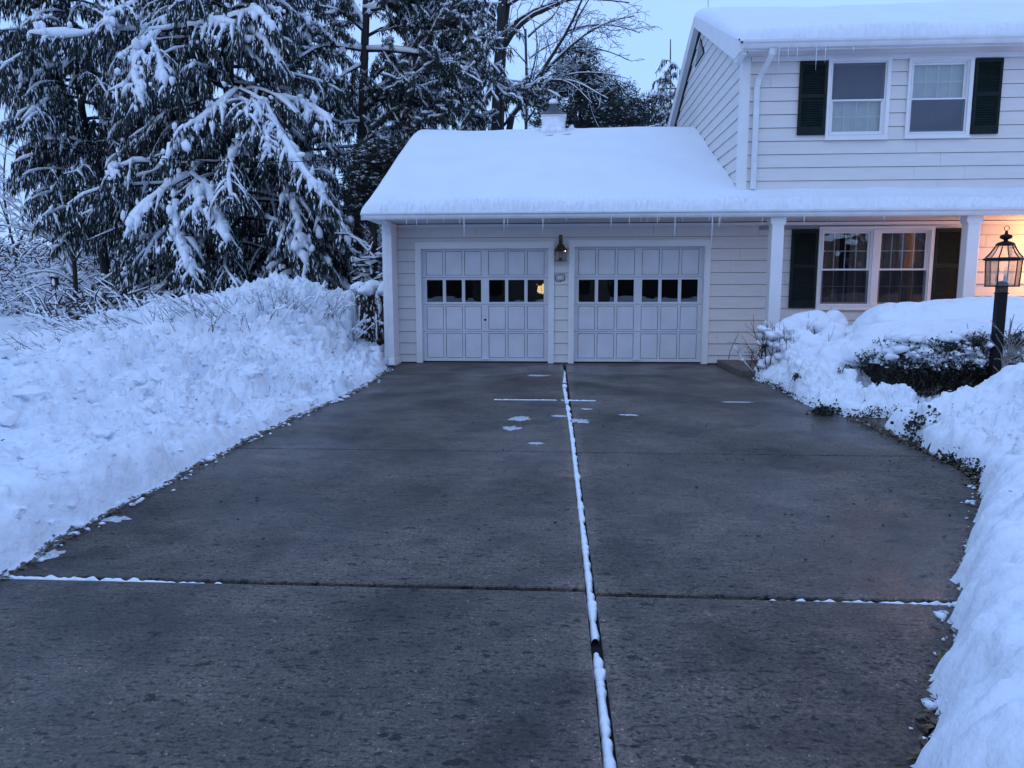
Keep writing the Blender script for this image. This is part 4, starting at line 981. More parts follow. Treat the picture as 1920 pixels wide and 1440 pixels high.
class Spruce:
    """weeping snow-laden conifer"""
    def __init__(s, strand=(.16, .42), blade=.018, dens=46, fleck=4.6):
        s.fleck = fleck
        s.bough = []; s.br = []; s.sec = []; s.secr = []; s.sn = []; s.snr = []; s.sn2 = []; s.snr2 = []; s.B = []; s.D = []; s.fl = []; s.strand = strand; s.blade = blade; s.dens = dens
    def hang(s, pts, L, dens=1.0, lmul=1.0, snowy=.10):
        k = int(L * s.dens * dens)
        if k < 1: return
        n = len(pts); u = rng.uniform(.05, 1, k) * (n - 1); i = np.minimum(u.astype(int), n - 2); f = (u - i)[:, None]
        b = pts[i] * (1 - f) + pts[i + 1] * f + rng.normal(0, .03, (k, 3))
        l = rng.uniform(*s.strand, k) * lmul
        D = np.stack([rng.normal(0, .16, k), rng.normal(0, .16, k), -np.ones(k)], 1)
        D += (pts[-1] - pts[0]) / (np.linalg.norm(pts[-1] - pts[0]) + 1e-6) * .22
        D = D * l[:, None]
        s.B.append(b); s.D.append(D)
        m = rng.random(k) < snowy * s.fleck
        if m.any(): s.fl.append(np.concatenate([b[m] + D[m] * rng.uniform(.0, .45, (m.sum(), 1)) + rng.normal(0, .02, (m.sum(), 3)) + UP * .02, D[m] * rng.uniform(.25, .6, (m.sum(), 1))], 1))
    def add_bough(s, P, r0, snow=1.0, sec=1.0, seclen=1.0, dens=1.0, step=.22):
        Q, L = resample(P, 10)
        s.bough.append(Q); s.br.append(np.linspace(r0, r0 * .25, 10))
        if snow > 0:
            rr = np.linspace(.6, 1.0, 10) * (.038 + .020 * min(snow, 2)) * (1 + .7 * perlin(Q * 3.1)) * (.75 + .4 * snow)
            rr *= 1.12; rr[-1] *= .35
            s.sn.append(Q + UP * rr[:, None] * .75); s.snr.append(np.maximum(rr, .012))
        s.hang(Q[2:], L * .8, dens)
        n = max(2, int(L / step))
        T = Q[-1] - Q[0]; T[2] = 0; T /= np.linalg.norm(T) + 1e-6; A = np.array([-T[1], T[0], 0])
        for k in range(n):
            t = .12 + .88 * (k + rng.random()) / n; i = min(int(t * 9), 8); p = Q[i] * (1 - (t * 9 - i)) + Q[i + 1] * (t * 9 - i) if i < 9 else Q[9]
            sd = 1 if k % 2 else -1
            d = A * sd * rng.uniform(.5, 1) + T * rng.uniform(.2, .9) + UP * rng.uniform(-.35, .05); d /= np.linalg.norm(d)
            l = rng.uniform(.35, .85) * seclen * (1.15 - .6 * t)
            q = arc(p, d, l, rng.uniform(.55, 1.1), 5)
            s.sec.append(q); s.secr.append(np.linspace(.012, .004, 5))
            s.hang(q, l * 1.25, dens * sec)
            if rng.random() < .45 * min(1.4, snow) + .08:
                r_ = rng.uniform(.018, .046) * (.65 + .45 * snow); m = np.array([.7, 1.1, 1.0, .8, .25]) * r_ * (1 + .35 * rng.normal(size=5)).clip(.4, 1.7)
                m = np.maximum(m * (1 + .4 * perlin(q * 7)), .008); s.sn2.append(q + UP * m[:, None] * .7)
                s.snr2.append(m)
    def build(s, root, trunk, trunk_r, needle='needle'):
        MB().tubes(trunk, trunk_r, 9).obj('trunk', M['bark'], root, smooth=True)
        mb = MB(); mb.tubes(np.array(s.bough), np.array(s.br), 5)
        if s.sec: mb.tubes(np.array(s.sec), np.array(s.secr), 3)
        mb.obj('boughs', M['bark'], root)
        B = np.concatenate(s.B); D = np.concatenate(s.D); a = rng.uniform(0, math.pi, len(B))
        W = np.stack([np.cos(a), np.sin(a), 0 * a], 1)
        mb = MB(); mb.kites(B, D, W, s.blade * rng.uniform(.6, 1.5, len(B)), .45)
        tag(mb.obj('needle_sprays', M[needle], root), kind='stuff')
        mb = MB(); mb.tubes(np.array(s.sn), np.array(s.snr), 5); mb.tubes(np.array(s.sn2), np.array(s.snr2), 4)
        # ragged clumps spilling off the snow ridges
        P = np.concatenate([np.repeat(np.concatenate([p[1:] for p in s.sn]), 4, 0), np.repeat(np.concatenate([p[1:] for p in s.sn2]), 3, 0)])
        R = np.concatenate([np.repeat(np.concatenate([r[1:] for r in s.snr]), 4), np.repeat(np.concatenate([r[1:] for r in s.snr2]), 3)]); k = rng.random(len(P)) < .65
        C = P[k] + rng.normal(0, .06, (k.sum(), 3)) * np.array([1, 1, 1.1]) * (R[k] / .05)[:, None] - UP * (R[k] * rng.uniform(-.3, 1.1, k.sum()))[:, None]; rr = R[k] * rng.uniform(.35, .85, k.sum())
        RR = np.stack([rr * rng.uniform(.7, 1.2, len(rr)), rr * rng.uniform(.7, 1.2, len(rr)), rr * rng.uniform(.8, 1.9, len(rr))], 1); big = rr > .034
        lumps(mb, C[big], RR[big], ICO1, .7); mb.octas(C[~big] + rng.normal(0, .01, ((~big).sum(), 3)), RR[~big])
        if s.fl:
            f = np.concatenate(s.fl); a = rng.uniform(0, math.pi, len(f))
            fm = MB(); fm.kites(f[:, :3], f[:, 3:6], np.stack([np.cos(a), np.sin(a), 0 * a], 1), s.blade * rng.uniform(.6, 1.7, len(f)), .4)
            tag(fm.obj('snow_streaks', M['snow'], root), kind='stuff')
        tag(mb.obj('snow_load', M['snow'], root, smooth=True), kind='stuff')
        return root

def auto_spruce(root, base, H, lean, z0, reach, nb, r0, strand, dens, snow, hero=(), seclen=1.0, needle='needle', blade=.018, droop=(.25, .55), rise=(.0, .25), azr=None, cull=None):
    sp = Spruce(strand, blade, dens)
    base = np.array(base, float)
    tz = np.linspace(0, 1, 12); trunk = base + np.stack([lean[0] * tz, lean[1] * tz, H * tz], 1); trunk[1:-1, :2] += rng.normal(0, .03, (10, 2))
    tr = r0 * (1 - .85 * tz)
    for k in range(nb):
        h = z0 + (H - z0) * ((k + rng.random()) / nb) ** 1.05
        u = h / H; p = base + np.array([lean[0] * u, lean[1] * u, h])
        az = k * 2.399 + rng.normal(0, .3) if azr is None else rng.uniform(*azr)
        L = reach(u) * rng.uniform(.65, 1.1)
        if L < .3 or (math.sin(az) > .25 and rng.random() < .62): continue      # fewer boughs on the side nobody sees
        t = np.linspace(0, 1, 7); r_ = rng.uniform(*rise); dp = rng.uniform(*droop)
        P = p + horiz(az) * (L * t)[:, None] + UP * (L * (r_ * t - dp * t ** 2))[:, None]
        P[1:] += rng.normal(0, .03 * L, (6, 3)) * np.array([1, 1, .5])
        if cull:          # the real tree has no boughs reaching there
            while L > .5 and cull(P[-1]):
                L *= .8; P = P[0] + (P - P[0]) * .8
            if L <= .5: continue
        sp.add_bough(P, .02 + .012 * L, snow * rng.uniform(.4, 1.3), seclen=seclen)
    for (pts, Y0, Y1, sn_) in hero:
        n = len(pts); P = np.array([at(px, py, Y0 + (Y1 - Y0) * i / (n - 1)) for i, (px, py) in enumerate(pts)])
        sp.add_bough(P, .045, sn_, sec=1.2, seclen=.85, dens=1.3, step=.13)
    return sp.build(root, trunk, tr, needle)

def thin_left(p):
    q = p - CAM; z_ = q.dot(_f); px = 960 + F_PX * q.dot(_r) / z_; py = 720 - F_PX * q.dot(_u) / z_
    return px < -40 + max(0, py - 100) * .30 + max(0, py - 380) * .5
GT = 'snow laden evergreens behind the left snowbank'
# centre spruce (largest), boughs traced where the photograph shows the thick white ridges
T1 = empty('spruce_tree', (0, 0, 0)); tag(T1, 'tall weeping spruce with thick white snow ridges on its drooping boughs', 'tree', GT)
heroes1 = [([(445, 168), (415, 195), (370, 235), (335, 270), (312, 300)], 4.6, 3.2, 2.0),
           ([(450, 168), (485, 180), (510, 215), (528, 262), (548, 300), (585, 345), (615, 385)], 4.6, 3.0, 1.8),
           ([(480, 195), (495, 240), (505, 290)], 4.0, 3.4, 1.6),
           ([(355, 330), (315, 350), (285, 380), (255, 415), (236, 450)], 4.2, 3.0, 2.0),
           ([(360, 328), (385, 345), (400, 385), (415, 425), (424, 455)], 4.2, 3.0, 2.2),
           ([(330, 380), (330, 430), (342, 475), (362, 522)], 3.6, 2.8, 2.2),
           ([(365, 350), (372, 385), (362, 410)], 3.8, 3.2, 1.7),
           ([(280, 305), (250, 303), (225, 318), (205, 312), (222, 350)], 4.6, 4.0, 1.7),
           ([(340, 52), (300, 60), (240, 58), (190, 56), (150, 72), (110, 74), (55, 62)], 5.0, 3.6, 2.0),
           ([(345, 52), (400, 42), (440, 48), (480, 62), (508, 85), (522, 125)], 5.0, 3.8, 1.8),
           ([(300, 60), (275, 82), (250, 110), (255, 150), (268, 200)], 4.4, 3.4, 2.2),
           ([(285, 75), (300, 120), (310, 165)], 4.2, 3.6, 1.6),
           ([(255, 5), (225, 18), (198, 36), (205, 50)], 4.6, 3.8, 1.8),
           ([(430, 35), (470, 20), (500, 35), (512, 60)], 4.6, 3.8, 1.7),
           ([(505, 185), (560, 190), (600, 215), (620, 232)], 5.2, 4.4, 1.8),
           ([(530, 345), (548, 380), (560, 430), (566, 470)], 4.4, 3.6, 1.8),
           ([(575, 370), (610, 400), (645, 425), (655, 470)], 5.0, 4.2, 1.5),
           ([(500, 410), (530, 420), (555, 460), (575, 500)], 4.2, 3.4, 1.6),
           ([(470, 250), (455, 280), (430, 300)], 4.6, 3.8, 1.6),
           ([(385, 150), (350, 148), (330, 160)], 5.0, 4.4, 1.4)]
b1 = at(440, 560, 6.2); b1[2] = .3
auto_spruce(T1, b1, 14.5, (.3, 0), .8, lambda u: 4.5 * (1 - u) ** .7 + .3, 140, .24, (.12, .36), 82, .85, heroes1, 1.15, blade=.0135)
# left spruce, darker
T2 = empty('spruce_tree'); tag(T2, 'dark drooping spruce at the left with a thin bare lower trunk', 'tree', GT)
heroes2 = [([(195, 120), (160, 105), (120, 120), (60, 145), (12, 134)], 7.6, 6.4, 1.5),
           ([(195, 140), (225, 150), (245, 175), (250, 215)], 7.4, 6.6, 1.2),
           ([(100, 30), (85, 45), (100, 60)], 7.4, 6.8, 1.4),
           ([(180, 270), (140, 262), (75, 262)], 7.4, 6.6, 1.1),
           ([(190, 160), (192, 190), (205, 200)], 7.0, 6.6, 1.3)]
b2 = at(212, 560, 8.0); b2[2] = .3
auto_spruce(T2, b2, 14.5, (-1.1, 0), 2.8, lambda u: 4.6 * (1 - u) ** .6 + .3, 125, .17, (.13, .38), 74, .5, heroes2, 1.0, cull=thin_left, blade=.015)
# small spruce low between the two, fills the foot of the group
T3 = empty('spruce_tree'); tag(T3, 'low ragged spruce at the foot of the tall weeping spruce', 'tree', GT)
b3 = at(330, 560, 5.6); b3[2] = .3
auto_spruce(T3, b3, 4.0, (0, 0), .2, lambda u: 2.2 * (1 - u) ** .6 + .2, 44, .10, (.12, .3), 90, .9, (), 1.0, blade=.012)
T4 = empty('spruce_tree'); tag(T4, 'bushy spruce behind the tall hedge at the left corner of the garage', 'tree', GT)
b4 = at(590, 560, 5.0); b4[2] = .3
auto_spruce(T4, b4, 4.6, (.1, 0), .2, lambda u: 1.7 * (1 - u) ** .6 + .2, 46, .10, (.12, .3), 90, 1.1, (), .9, blade=.012)

for (px, Y, H, z0, rch, nb, rr, lab) in [(790, 13.5, 10.5, 1.5, 3.2, 110, .17, 'full snowy hemlock behind the fanning pine limbs, left of the thick forked bare tree'),
                                (590, 12.0, 14.5, 1.2, 3.4, 120, .18, 'tall shadowed spruce standing behind and right of the weeping spruce'),
                                (900, 17.0, 8.6, 1.5, 2.9, 80, .14, 'drooping evergreen whose snowy shoulder slopes down behind the garage ridge'),
                                (330, 13.0, 15.0, 1.0, 3.6, 100, .18, 'dim spruce filling the gap between the two front spruces')]:
    tt = tag(empty('spruce_tree'), lab, 'tree', 'evergreens standing behind the front spruces')
    bb_ = at(px, 560, Y); bb_[2] = .2
    lacy = px in (790, 900)
    auto_spruce(tt, bb_, H, (0, 0), z0, (lambda rch: lambda u: rch * (1 - u) ** .55 + .3)(rch), nb if not lacy else int(nb * .8), rr, (.12, .34), 34 if lacy else 44, 1.6 if lacy else 1.0, (), 1.1, blade=.013 if lacy else .016, cull=thin_left)

# ---- bare and pine trees grown by forking
class Forked:
    def __init__(s): s.P = {5: [], 8: []}; s.R = {5: [], 8: []}; s.tips = []
    def limb(s, P, r0, r1, n=8):
        Q, L = resample(P, n); s.P[n].append(Q); s.R[n].append(np.linspace(r0, r1, n)); return Q, L
    def sprout(s, Q, L, r0, depth, step, lmul, spread=.75, bias=(0, 0, .1), wig=.10, flat=1.0):
        n = max(1, int(L / step)); N = len(Q)
        for k in range(n):
            t = .10 + .9 * (k + rng.random()) / n; i = min(int(t * (N - 1)), N - 2); f = t * (N - 1) - i
            p = Q[i] * (1 - f) + Q[i + 1] * f; T = Q[i + 1] - Q[i]; T /= np.linalg.norm(T) + 1e-9
            v = rng.normal(size=3); v -= T * v.dot(T); v /= np.linalg.norm(v) + 1e-9
            d = T * rng.uniform(.5, 1) + v * spread + np.array(bias); d /= np.linalg.norm(d); d[1] *= flat
            l = L * lmul * rng.uniform(.5, 1.1) * (1.15 - .55 * t)
            if l < .12: continue
            rr = max(r0 * (1 - .6 * t) * .5, .006)
            q = arc(p, d, l, rng.uniform(-.12, .22), 5, wig * 2)
            s.P[5].append(q); s.R[5].append(np.linspace(rr, max(rr * .3, .004), 5))
            if depth > 0: s.sprout(q, l, rr, depth - 1, step * .62, lmul * 1.05, spread, bias, wig, flat)
            else: s.tips.append(q)
    def build(s, root, bark, snow=1.0, minr=.0, sn_prob=1.0, name='branches', smin=.35):
        mb = MB(); sn = MB()
        for n in (8, 5):
            if not s.P[n]: continue
            P = np.array(s.P[n]); R = np.array(s.R[n])
            mb.tubes(P, R, 7 if n == 8 else 4)
            T = P[:, -1] - P[:, 0]; flat_ = np.linalg.norm(T[:, :2], axis=1) / (np.linalg.norm(T, axis=1) + 1e-9)
            k = (rng.random(len(P)) < sn_prob) & (flat_ > smin)
            if k.any():
                q = P[k]; r = np.maximum(R[k] * .85, .007 * snow) * snow * (.75 + .5 * rng.random((k.sum(), 1)))
                r = r * (.8 + .5 * rng.random(r.shape)) + .004
                sn.tubes(q + UP * (R[k] * .55 + r * .55)[..., None], r, 5 if n == 8 else 3)
        mb.obj(name, bark, root, smooth=True)
        if sn.n: tag(sn.obj('snow_load', M['snow'], root, smooth=True), kind='stuff')

# tall pine with snowy limbs at px 675
T5 = empty('pine_tree'); tag(T5, 'tall dark trunked pine with snowy limbs fanning over the garage roof', 'tree', GT)
f5 = Forked(); Y5 = 8.0
tr5 = [at(672, 545, Y5), at(672, 420, Y5), at(678, 300, Y5), at(680, 200, Y5), at(684, 80, Y5), at(690, -60, Y5)]; tr5[0][2] = .2
f5.limb(tr5, .175, .11)
limbs5 = [([(680, 275), (700, 235), (735, 205), (775, 195), (830, 180)], .05, 7.4), ([(680, 205), (705, 185), (760, 180), (820, 188), (880, 210)], .06, 7.0), ([(680, 190), (715, 160), (760, 140), (820, 135)], .055, 7.4),
          ([(682, 165), (720, 125), (755, 110), (800, 75)], .055, 8.4), ([(684, 95), (725, 92), (770, 100), (860, 110), (925, 145), (948, 180)], .05, 6.6), ([(685, 35), (700, 20), (720, -10)], .07, 8.0),
          ([(684, 50), (665, 15), (655, -10)], .07, 8.0), ([(680, 95), (640, 88), (600, 84), (560, 110)], .045, 7.0), ([(684, 60), (640, 20), (590, 10)], .05, 7.2), ([(678, 270), (720, 240), (760, 240), (800, 250)], .04, 7.0),
          ([(680, 400), (700, 385), (725, 372)], .04, 6.6), ([(676, 285), (655, 290), (650, 330)], .035, 7.2), ([(684, 20), (760, 10), (830, 30), (900, 75)], .05, 7.0), ([(684, 120), (640, 140), (610, 180), (590, 230)], .04, 7.2),
          ([(686, 10), (740, -40), (820, -30), (890, 20)], .05, 7.4), ([(680, 230), (640, 230), (600, 260)], .035, 7.0), ([(684, 70), (730, 40), (790, 50), (850, 90), (905, 135)], .05, 8.8)]
sp5 = Spruce((.07, .22), .011, 74, 2.8)
for pts, r, Ye in limbs5:
    n = len(pts); P = [at(px, py, Y5 + (Ye - Y5) * i / (n - 1)) for i, (px, py) in enumerate(pts)]
    Q, L = f5.limb(P, r, r * .3)
    f5.sprout(Q, L, r * .7, 1, .24, .45, .9, (0, 0, .02))
for q in f5.P[5]:
    L = np.linalg.norm(q[-1] - q[0]); sp5.hang(q, L * .9 + .1, 1.0, 1.0, .20)
for q in f5.P[8][1:]:
    L = np.linalg.norm(q[-1] - q[0]); sp5.hang(q[5:], L * .3, .8, 1.0, .25)
f5.build(T5, M['bark'], 2.0, sn_prob=.95)
B = np.concatenate(sp5.B); D = np.concatenate(sp5.D); D = D + rng.normal(0, .05, D.shape); a = rng.uniform(0, math.pi, len(B))
mb = MB(); mb.kites(B, D, np.stack([np.cos(a), np.sin(a), 0 * a], 1), .016 * rng.uniform(.6, 1.5, len(B)), .45); tag(mb.obj('needle_sprays', M['pine'], T5), kind='stuff')
fl = np.concatenate(sp5.fl); r = rng.uniform(.010, .030, len(fl)); mb = MB(); a = rng.uniform(0, math.pi, len(fl)); mb.kites(fl[:, :3] + UP * .02, np.stack([rng.normal(0, .4, len(fl)), rng.normal(0, .4, len(fl)), rng.uniform(-1, .2, len(fl))], 1) * (r * 3.4)[:, None], np.stack([np.cos(a), np.sin(a), 0 * a], 1), r * .9, .5); tag(mb.obj('snow_flecks', M['snow'], T5), kind='stuff')

def bare_tree(label, Y, limbs, depth, step, lmul, bark, snow=.8, grp='bare trees behind the house', sn_prob=.9, spread=.7, bias=(0, 0, .12), ybase=None, name='bare_tree', Yspread=1.0, trunk_n=1):
    root = empty(name); tag(root, label, 'tree', grp); f = Forked()
    for k, (pts, r0, r1, Ye) in enumerate(limbs):
        n = len(pts); P = [at(px, py, Y + (Ye - Y) * i / max(n - 1, 1)) for i, (px, py) in enumerate(pts)]
        if k < trunk_n: P[0][2] = .1
        Q, L = f.limb(P, r0, r1)
        if k >= trunk_n: f.sprout(Q, L, r0 * .6, depth, step, lmul, spread, bias)
    # the trunks become a part of their own
    tp_, tR = f.P[8][:trunk_n], f.R[8][:trunk_n]; f.P[8] = f.P[8][trunk_n:]; f.R[8] = f.R[8][trunk_n:]
    mb = MB(); mb.tubes(np.array(tp_), np.array(tR), 9); mb.obj('trunk', bark, root, smooth=True)
    f.build(root, bark, snow, sn_prob=sn_prob)
    return root
bare_tree('tall bare tree with a thick forked trunk rising behind the garage roof', 13.0,
          [([(925, 540), (928, 300), (930, 100), (938, 60), (945, -40)], .20, .14, 13.0), ([(938, 180), (940, 100), (952, 0), (960, -60)], .13, .09, 13.2),
           ([(945, 90), (960, 60), (1000, 25), (1060, 5), (1100, -30)], .09, .04, 12.0), ([(942, 65), (975, 38), (1010, 20), (1060, -10)], .07, .03, 12.6), ([(930, 40), (905, 20), (870, 0), (850, -10)], .06, .03, 12.4),
           ([(925, 85), (900, 80), (888, 70)], .03, .01, 12.6), ([(952, 10), (985, -10), (1020, -30)], .06, .03, 13.0), ([(928, 30), (918, 5), (910, -20)], .05, .03, 13.4), ([(940, 60), (1010, 10), (1090, -5), (1180, 5)], .05, .015, 12.0)],
          2, .38, .40, M['bark'], .8, trunk_n=2)
bare_tree('low spreading bare tree with arching snowy limbs beside the cupola', 11.0,
          [([(940, 540), (945, 300), (948, 232), (960, 215)], .15, .11, 11.0),
           ([(950, 232), (975, 200), (1000, 160), (1020, 125), (1050, 85), (1075, 40), (1095, -10)], .08, .03, 10.2), ([(1000, 160), (1030, 150), (1060, 150), (1085, 168), (1110, 195)], .055, .02, 9.8),
           ([(1000, 160), (1025, 130), (1055, 100), (1100, 60), (1150, 35), (1190, 30)], .05, .015, 10.0), ([(945, 235), (965, 210), (990, 192), (1010, 200), (1028, 210)], .05, .03, 9.6), ([(985, 232), (1000, 210), (1006, 198)], .035, .015, 9.6),
           ([(1055, 150), (1085, 155), (1120, 175), (1140, 185)], .035, .012, 9.6), ([(1060, 60), (1110, 45), (1160, 48), (1200, 62)], .035, .01, 9.8), ([(1040, 100), (1090, 85), (1140, 95), (1185, 115)], .03, .01, 9.8),
           ([(1050, 145), (1090, 135), (1140, 138), (1180, 148)], .025, .008, 9.6), ([(935, 240), (925, 215), (905, 205)], .04, .02, 10.4), ([(1070, 70), (1085, 30), (1110, -10)], .03, .015, 10), ([(985, 180), (1000, 130), (1010, 80), (1000, 40)], .035, .012, 10.4)],
          2, .30, .42, M['bark'], .8)
bare_tree('slender grey bare tree standing just right of the thick forked trunk', 16.0,
          [([(985, 540), (985, 300), (988, 160), (990, 60), (985, 55)], .085, .05, 16.0), ([(990, 70), (1010, 50), (1035, 35), (1050, 10)], .04, .02, 15.6), ([(985, 60), (980, 48), (975, 30)], .03, .015, 15.8), ([(992, 110), (1020, 90), (1060, 70)], .03, .01, 15.5), ([(988, 120), (965, 95), (950, 80)], .03, .01, 15.5)],
          2, .36, .42, M['bark_grey'], .7)
# far left snowy bare tree
bare_tree('bare snow lined tree forking low at the far left', 9.5,
          [([(140, 565), (141, 520), (139, 480), (136, 470)], .085, .07, 9.5), ([(138, 520), (125, 480), (100, 450), (60, 415), (20, 380), (-20, 355)], .05, .025, 8.8), ([(138, 500), (118, 465), (80, 440), (30, 425), (-20, 420)], .045, .02, 8.8),
           ([(137, 480), (133, 440), (118, 395), (110, 360)], .045, .02, 9.6), ([(142, 490), (150, 470), (170, 460), (185, 455)], .03, .015, 9.2), ([(135, 450), (120, 420), (95, 395), (60, 380)], .03, .012, 9.0),
           ([(140, 545), (125, 530), (90, 528), (50, 545), (20, 565)], .03, .012, 8.8), ([(139, 530), (110, 510), (70, 508), (30, 520)], .03, .012, 8.8), ([(130, 430), (100, 350), (50, 300), (0, 270)], .03, .01, 9.0)],
          3, .40, .44, M['bark'], 1.7, grp=None)
bare_tree('second snow lined bare tree with arching limbs at the very left edge', 14.0,
          [([(30, 560), (32, 500), (28, 460)], .09, .07, 14.0), ([(28, 470), (10, 400), (5, 330), (15, 250)], .05, .02, 13.6), ([(30, 470), (55, 410), (70, 340), (65, 270)], .05, .02, 13.6), ([(28, 480), (-10, 440), (-40, 380)], .05, .02, 13.4),
           ([(30, 500), (70, 460), (110, 440)], .04, .015, 13.2), ([(15, 420), (-10, 350), (-20, 270)], .03, .01, 13.8), ([(60, 400), (90, 370), (110, 330)], .03, .01, 13.4), ([(30, 520), (-5, 500), (-40, 500)], .03, .01, 13)],
          3, .40, .44, M['bark_grey'], 1.7, grp=None)
# pines and conifers beyond the garage
def tuft_tree(label, name, Y, boxes, trunkpx, n, blade, mat, snowy, seed, wid=.02, lmin=.10, lmax=.26, sky=.0):
    """crown made of many small needle tufts in uneven clumps; boxes = (px,py,rx,ry) lobes"""
    root = empty(name); tag(root, label, 'tree', 'evergreens beyond the garage roof')
    k = Y - CAM[1]; B = []; D = []; F = []; tubesP = []; tubesR = []
    tx = at(trunkpx, 540, Y); 
    top = min(b[1] - b[3] * .6 for b in boxes); tz = at(trunkpx, top, Y)
    tp_ = np.linspace([tx[0], Y, .1], tz, 8); MB().tubes(tp_, np.linspace(.16, .03, 8), 7).obj('trunk', M['bark'], root, smooth=True)
    for (px, py, rx, ry) in boxes:
        c = at(px, py, Y); Rx = rx * k / F_PX; Rz = ry * k / F_PX
        m = int(n * rx * ry / 1000)
        v = rng.normal(size=(m, 3)); v /= np.linalg.norm(v, axis=1)[:, None]; v *= rng.uniform(.35, 1.0, (m, 1)) ** .5
        cl = c + v * np.array([Rx, min(Rx, 1.6), Rz])
        cl = cl[perlin(cl * 1.6 + seed) > -.28]
        for p in cl:
            base = tp_[np.argmin(np.abs(tp_[:, 2] - p[2] + .3))]
            if rng.random() < .25: tubesP.append(np.linspace(base, p, 5) + rng.normal(0, .04, (5, 3))); tubesR.append(np.linspace(.025, .006, 5))
        q = 12
        b = np.repeat(cl, q, 0) + rng.normal(0, .10, (len(cl) * q, 3)); out = (b - c); out /= np.linalg.norm(out, axis=1)[:, None] + 1e-6
        d = out * .6 + rng.normal(0, .6, b.shape) + UP * .1; d /= np.linalg.norm(d, axis=1)[:, None]
        B.append(b); D.append(d * rng.uniform(lmin, lmax, (len(b), 1)))
        s_ = rng.random(len(cl)) < snowy; F.append(cl[s_] + UP * .05)
    B = np.concatenate(B); D = np.concatenate(D); W = rng.normal(size=B.shape); W /= np.linalg.norm(W, axis=1)[:, None]
    mb = MB(); mb.kites(B, D, W, wid * rng.uniform(.6, 1.4, len(B)), .5); tag(mb.obj('needle_sprays', M[mat], root), kind='stuff')
    if tubesP: MB().tubes(np.array(tubesP), np.array(tubesR), 4).obj('branches', M['bark'], root)
    F = np.concatenate(F); r = rng.uniform(.03, .075, len(F)); mb = MB(); mb.octas(F, np.stack([r * 1.5, r * 1.5, r * .6], 1)); tag(mb.obj('snow_load', M['snow'], root, smooth=True), kind='stuff')
tuft_tree('round topped dark pine behind the roof cupola', 'pine_tree', 20, [(1085, 110, 42, 26), (1075, 150, 50, 30), (1105, 165, 50, 34), (1060, 190, 60, 34), (1120, 205, 60, 30), (1070, 225, 80, 26)], 1088, 210, .02, 'pine', .20, 2)
tuft_tree('spreading dark pine to the right of the round topped one', 'pine_tree', 22, [(1165, 180, 34, 22), (1150, 200, 44, 24), (1180, 215, 42, 26), (1160, 232, 60, 18)], 1165, 190, .02, 'pine', .35, 5)
tuft_tree('bushy evergreen between the spreading pine and the pointed conifer', 'pine_tree', 24, [(1222, 205, 24, 26), (1230, 228, 40, 22), (1205, 235, 40, 14)], 1222, 190, .02, 'pine', .35, 8)
TP = empty('conifer_tree'); tag(TP, 'slim pointed conifer against the sky beside the upper storey', 'tree', 'evergreens beyond the garage roof')
bp = at(1262, 540, 20); bp[2] = .1
hp = at(1257, 78, 20)[2]
auto_spruce(TP, bp, hp, (at(1257, 78, 20)[0] - bp[0], 0), 4.0, lambda u: 3.4 * (1 - u) ** .9 + .12, 90, .14, (.10, .26), 38, .28, (), .75, needle='pine', blade=.02, droop=(-.1, .25), rise=(-.05, .2))
tuft_tree('snow covered young evergreen close behind the left edge of the garage roof', 'young_tree', 4.5, [(705, 300, 38, 26), (690, 340, 34, 30), (730, 290, 22, 18), (675, 375, 22, 26)], 700, 260, .016, 'pine', .95, 11)
# dark woods beyond, seen between the trees: one mass each nobody could count
def woods(name, spans, n, lab):
    mb = MB(); sn = MB(); P = []; R = []
    for (xa, xb, ya, yb, za, zb, frac) in spans:
        m = int(n * frac)
        b = np.stack([rng.uniform(xa, xb, m), rng.uniform(ya, yb, m), np.zeros(m)], 1); top = za + (zb - za) * (.5 + .5 * perlin(b * .25 + 3)).clip(0, 1)
        h = rng.random(m) ** .8; b[:, 2] = .3 + h * top
        L = rng.uniform(.3, 1.1, m); a = rng.uniform(0, 2 * math.pi, m); d = np.stack([np.cos(a) * .6, np.sin(a) * .3, rng.uniform(-.1, .9, m)], 1)
        t = np.linspace(0, 1, 3); q = b[:, None] + d[:, None] * (L[:, None, None] * t[None, :, None]) + rng.normal(0, .06, (m, 3, 3)); q[:, :, 2] -= (L * .25)[:, None] * t ** 2
        mb.tubes(q, np.repeat(np.linspace(.024, .008, 3)[None], m, 0), 3)
        k = rng.random(m) < .6; sn.tubes(q[k] + UP * .03, np.repeat(np.linspace(.034, .014, 3)[None], k.sum(), 0), 3)
        kk = int(m * .8); c = np.stack([rng.uniform(xa, xb, kk), rng.uniform(ya, yb, kk), np.zeros(kk)], 1); top = za + (zb - za) * (.5 + .5 * perlin(c * .25 + 3)).clip(0, 1); c[:, 2] = .3 + rng.random(kk) * top * .8
        r = rng.uniform(.03, .13, kk); sn.octas(c, np.stack([r * 1.5, r, r * .7], 1))
        dm = MB(); 
    mb.v += sn.v[:0]
    o = mb.obj(name, M['twig'], None); tag(o, lab, 'undergrowth', kind='stuff')
    s_ = sn.obj('snow_in_woods', M['snow'], o); tag(s_, kind='stuff')
woods('undergrowth', [(-27, -13, 11, 20, 1.6, 4.2, .9), (-13, -3.5, 9, 13, 1.2, 3.4, .5), (-40, -20, 24, 34, 2, 6.5, .4)], 4800, 'tangled snowy undergrowth of thin branches beyond the evergreens')
woods('undergrowth', [(-5.2, -3.6, 4, 7.5, 2.0, 3.4, .22), (-13.5, -10, 3.6, 6, .5, 1.3, .16)], 5500, 'snowy thicket of thin branches behind the clipped shrub by the garage')
woods('undergrowth', [(-8, 12, 24, 30, 5.0, 8.6, 1.0)], 3200, 'distant tangle of snowy branches seen over the garage roof')
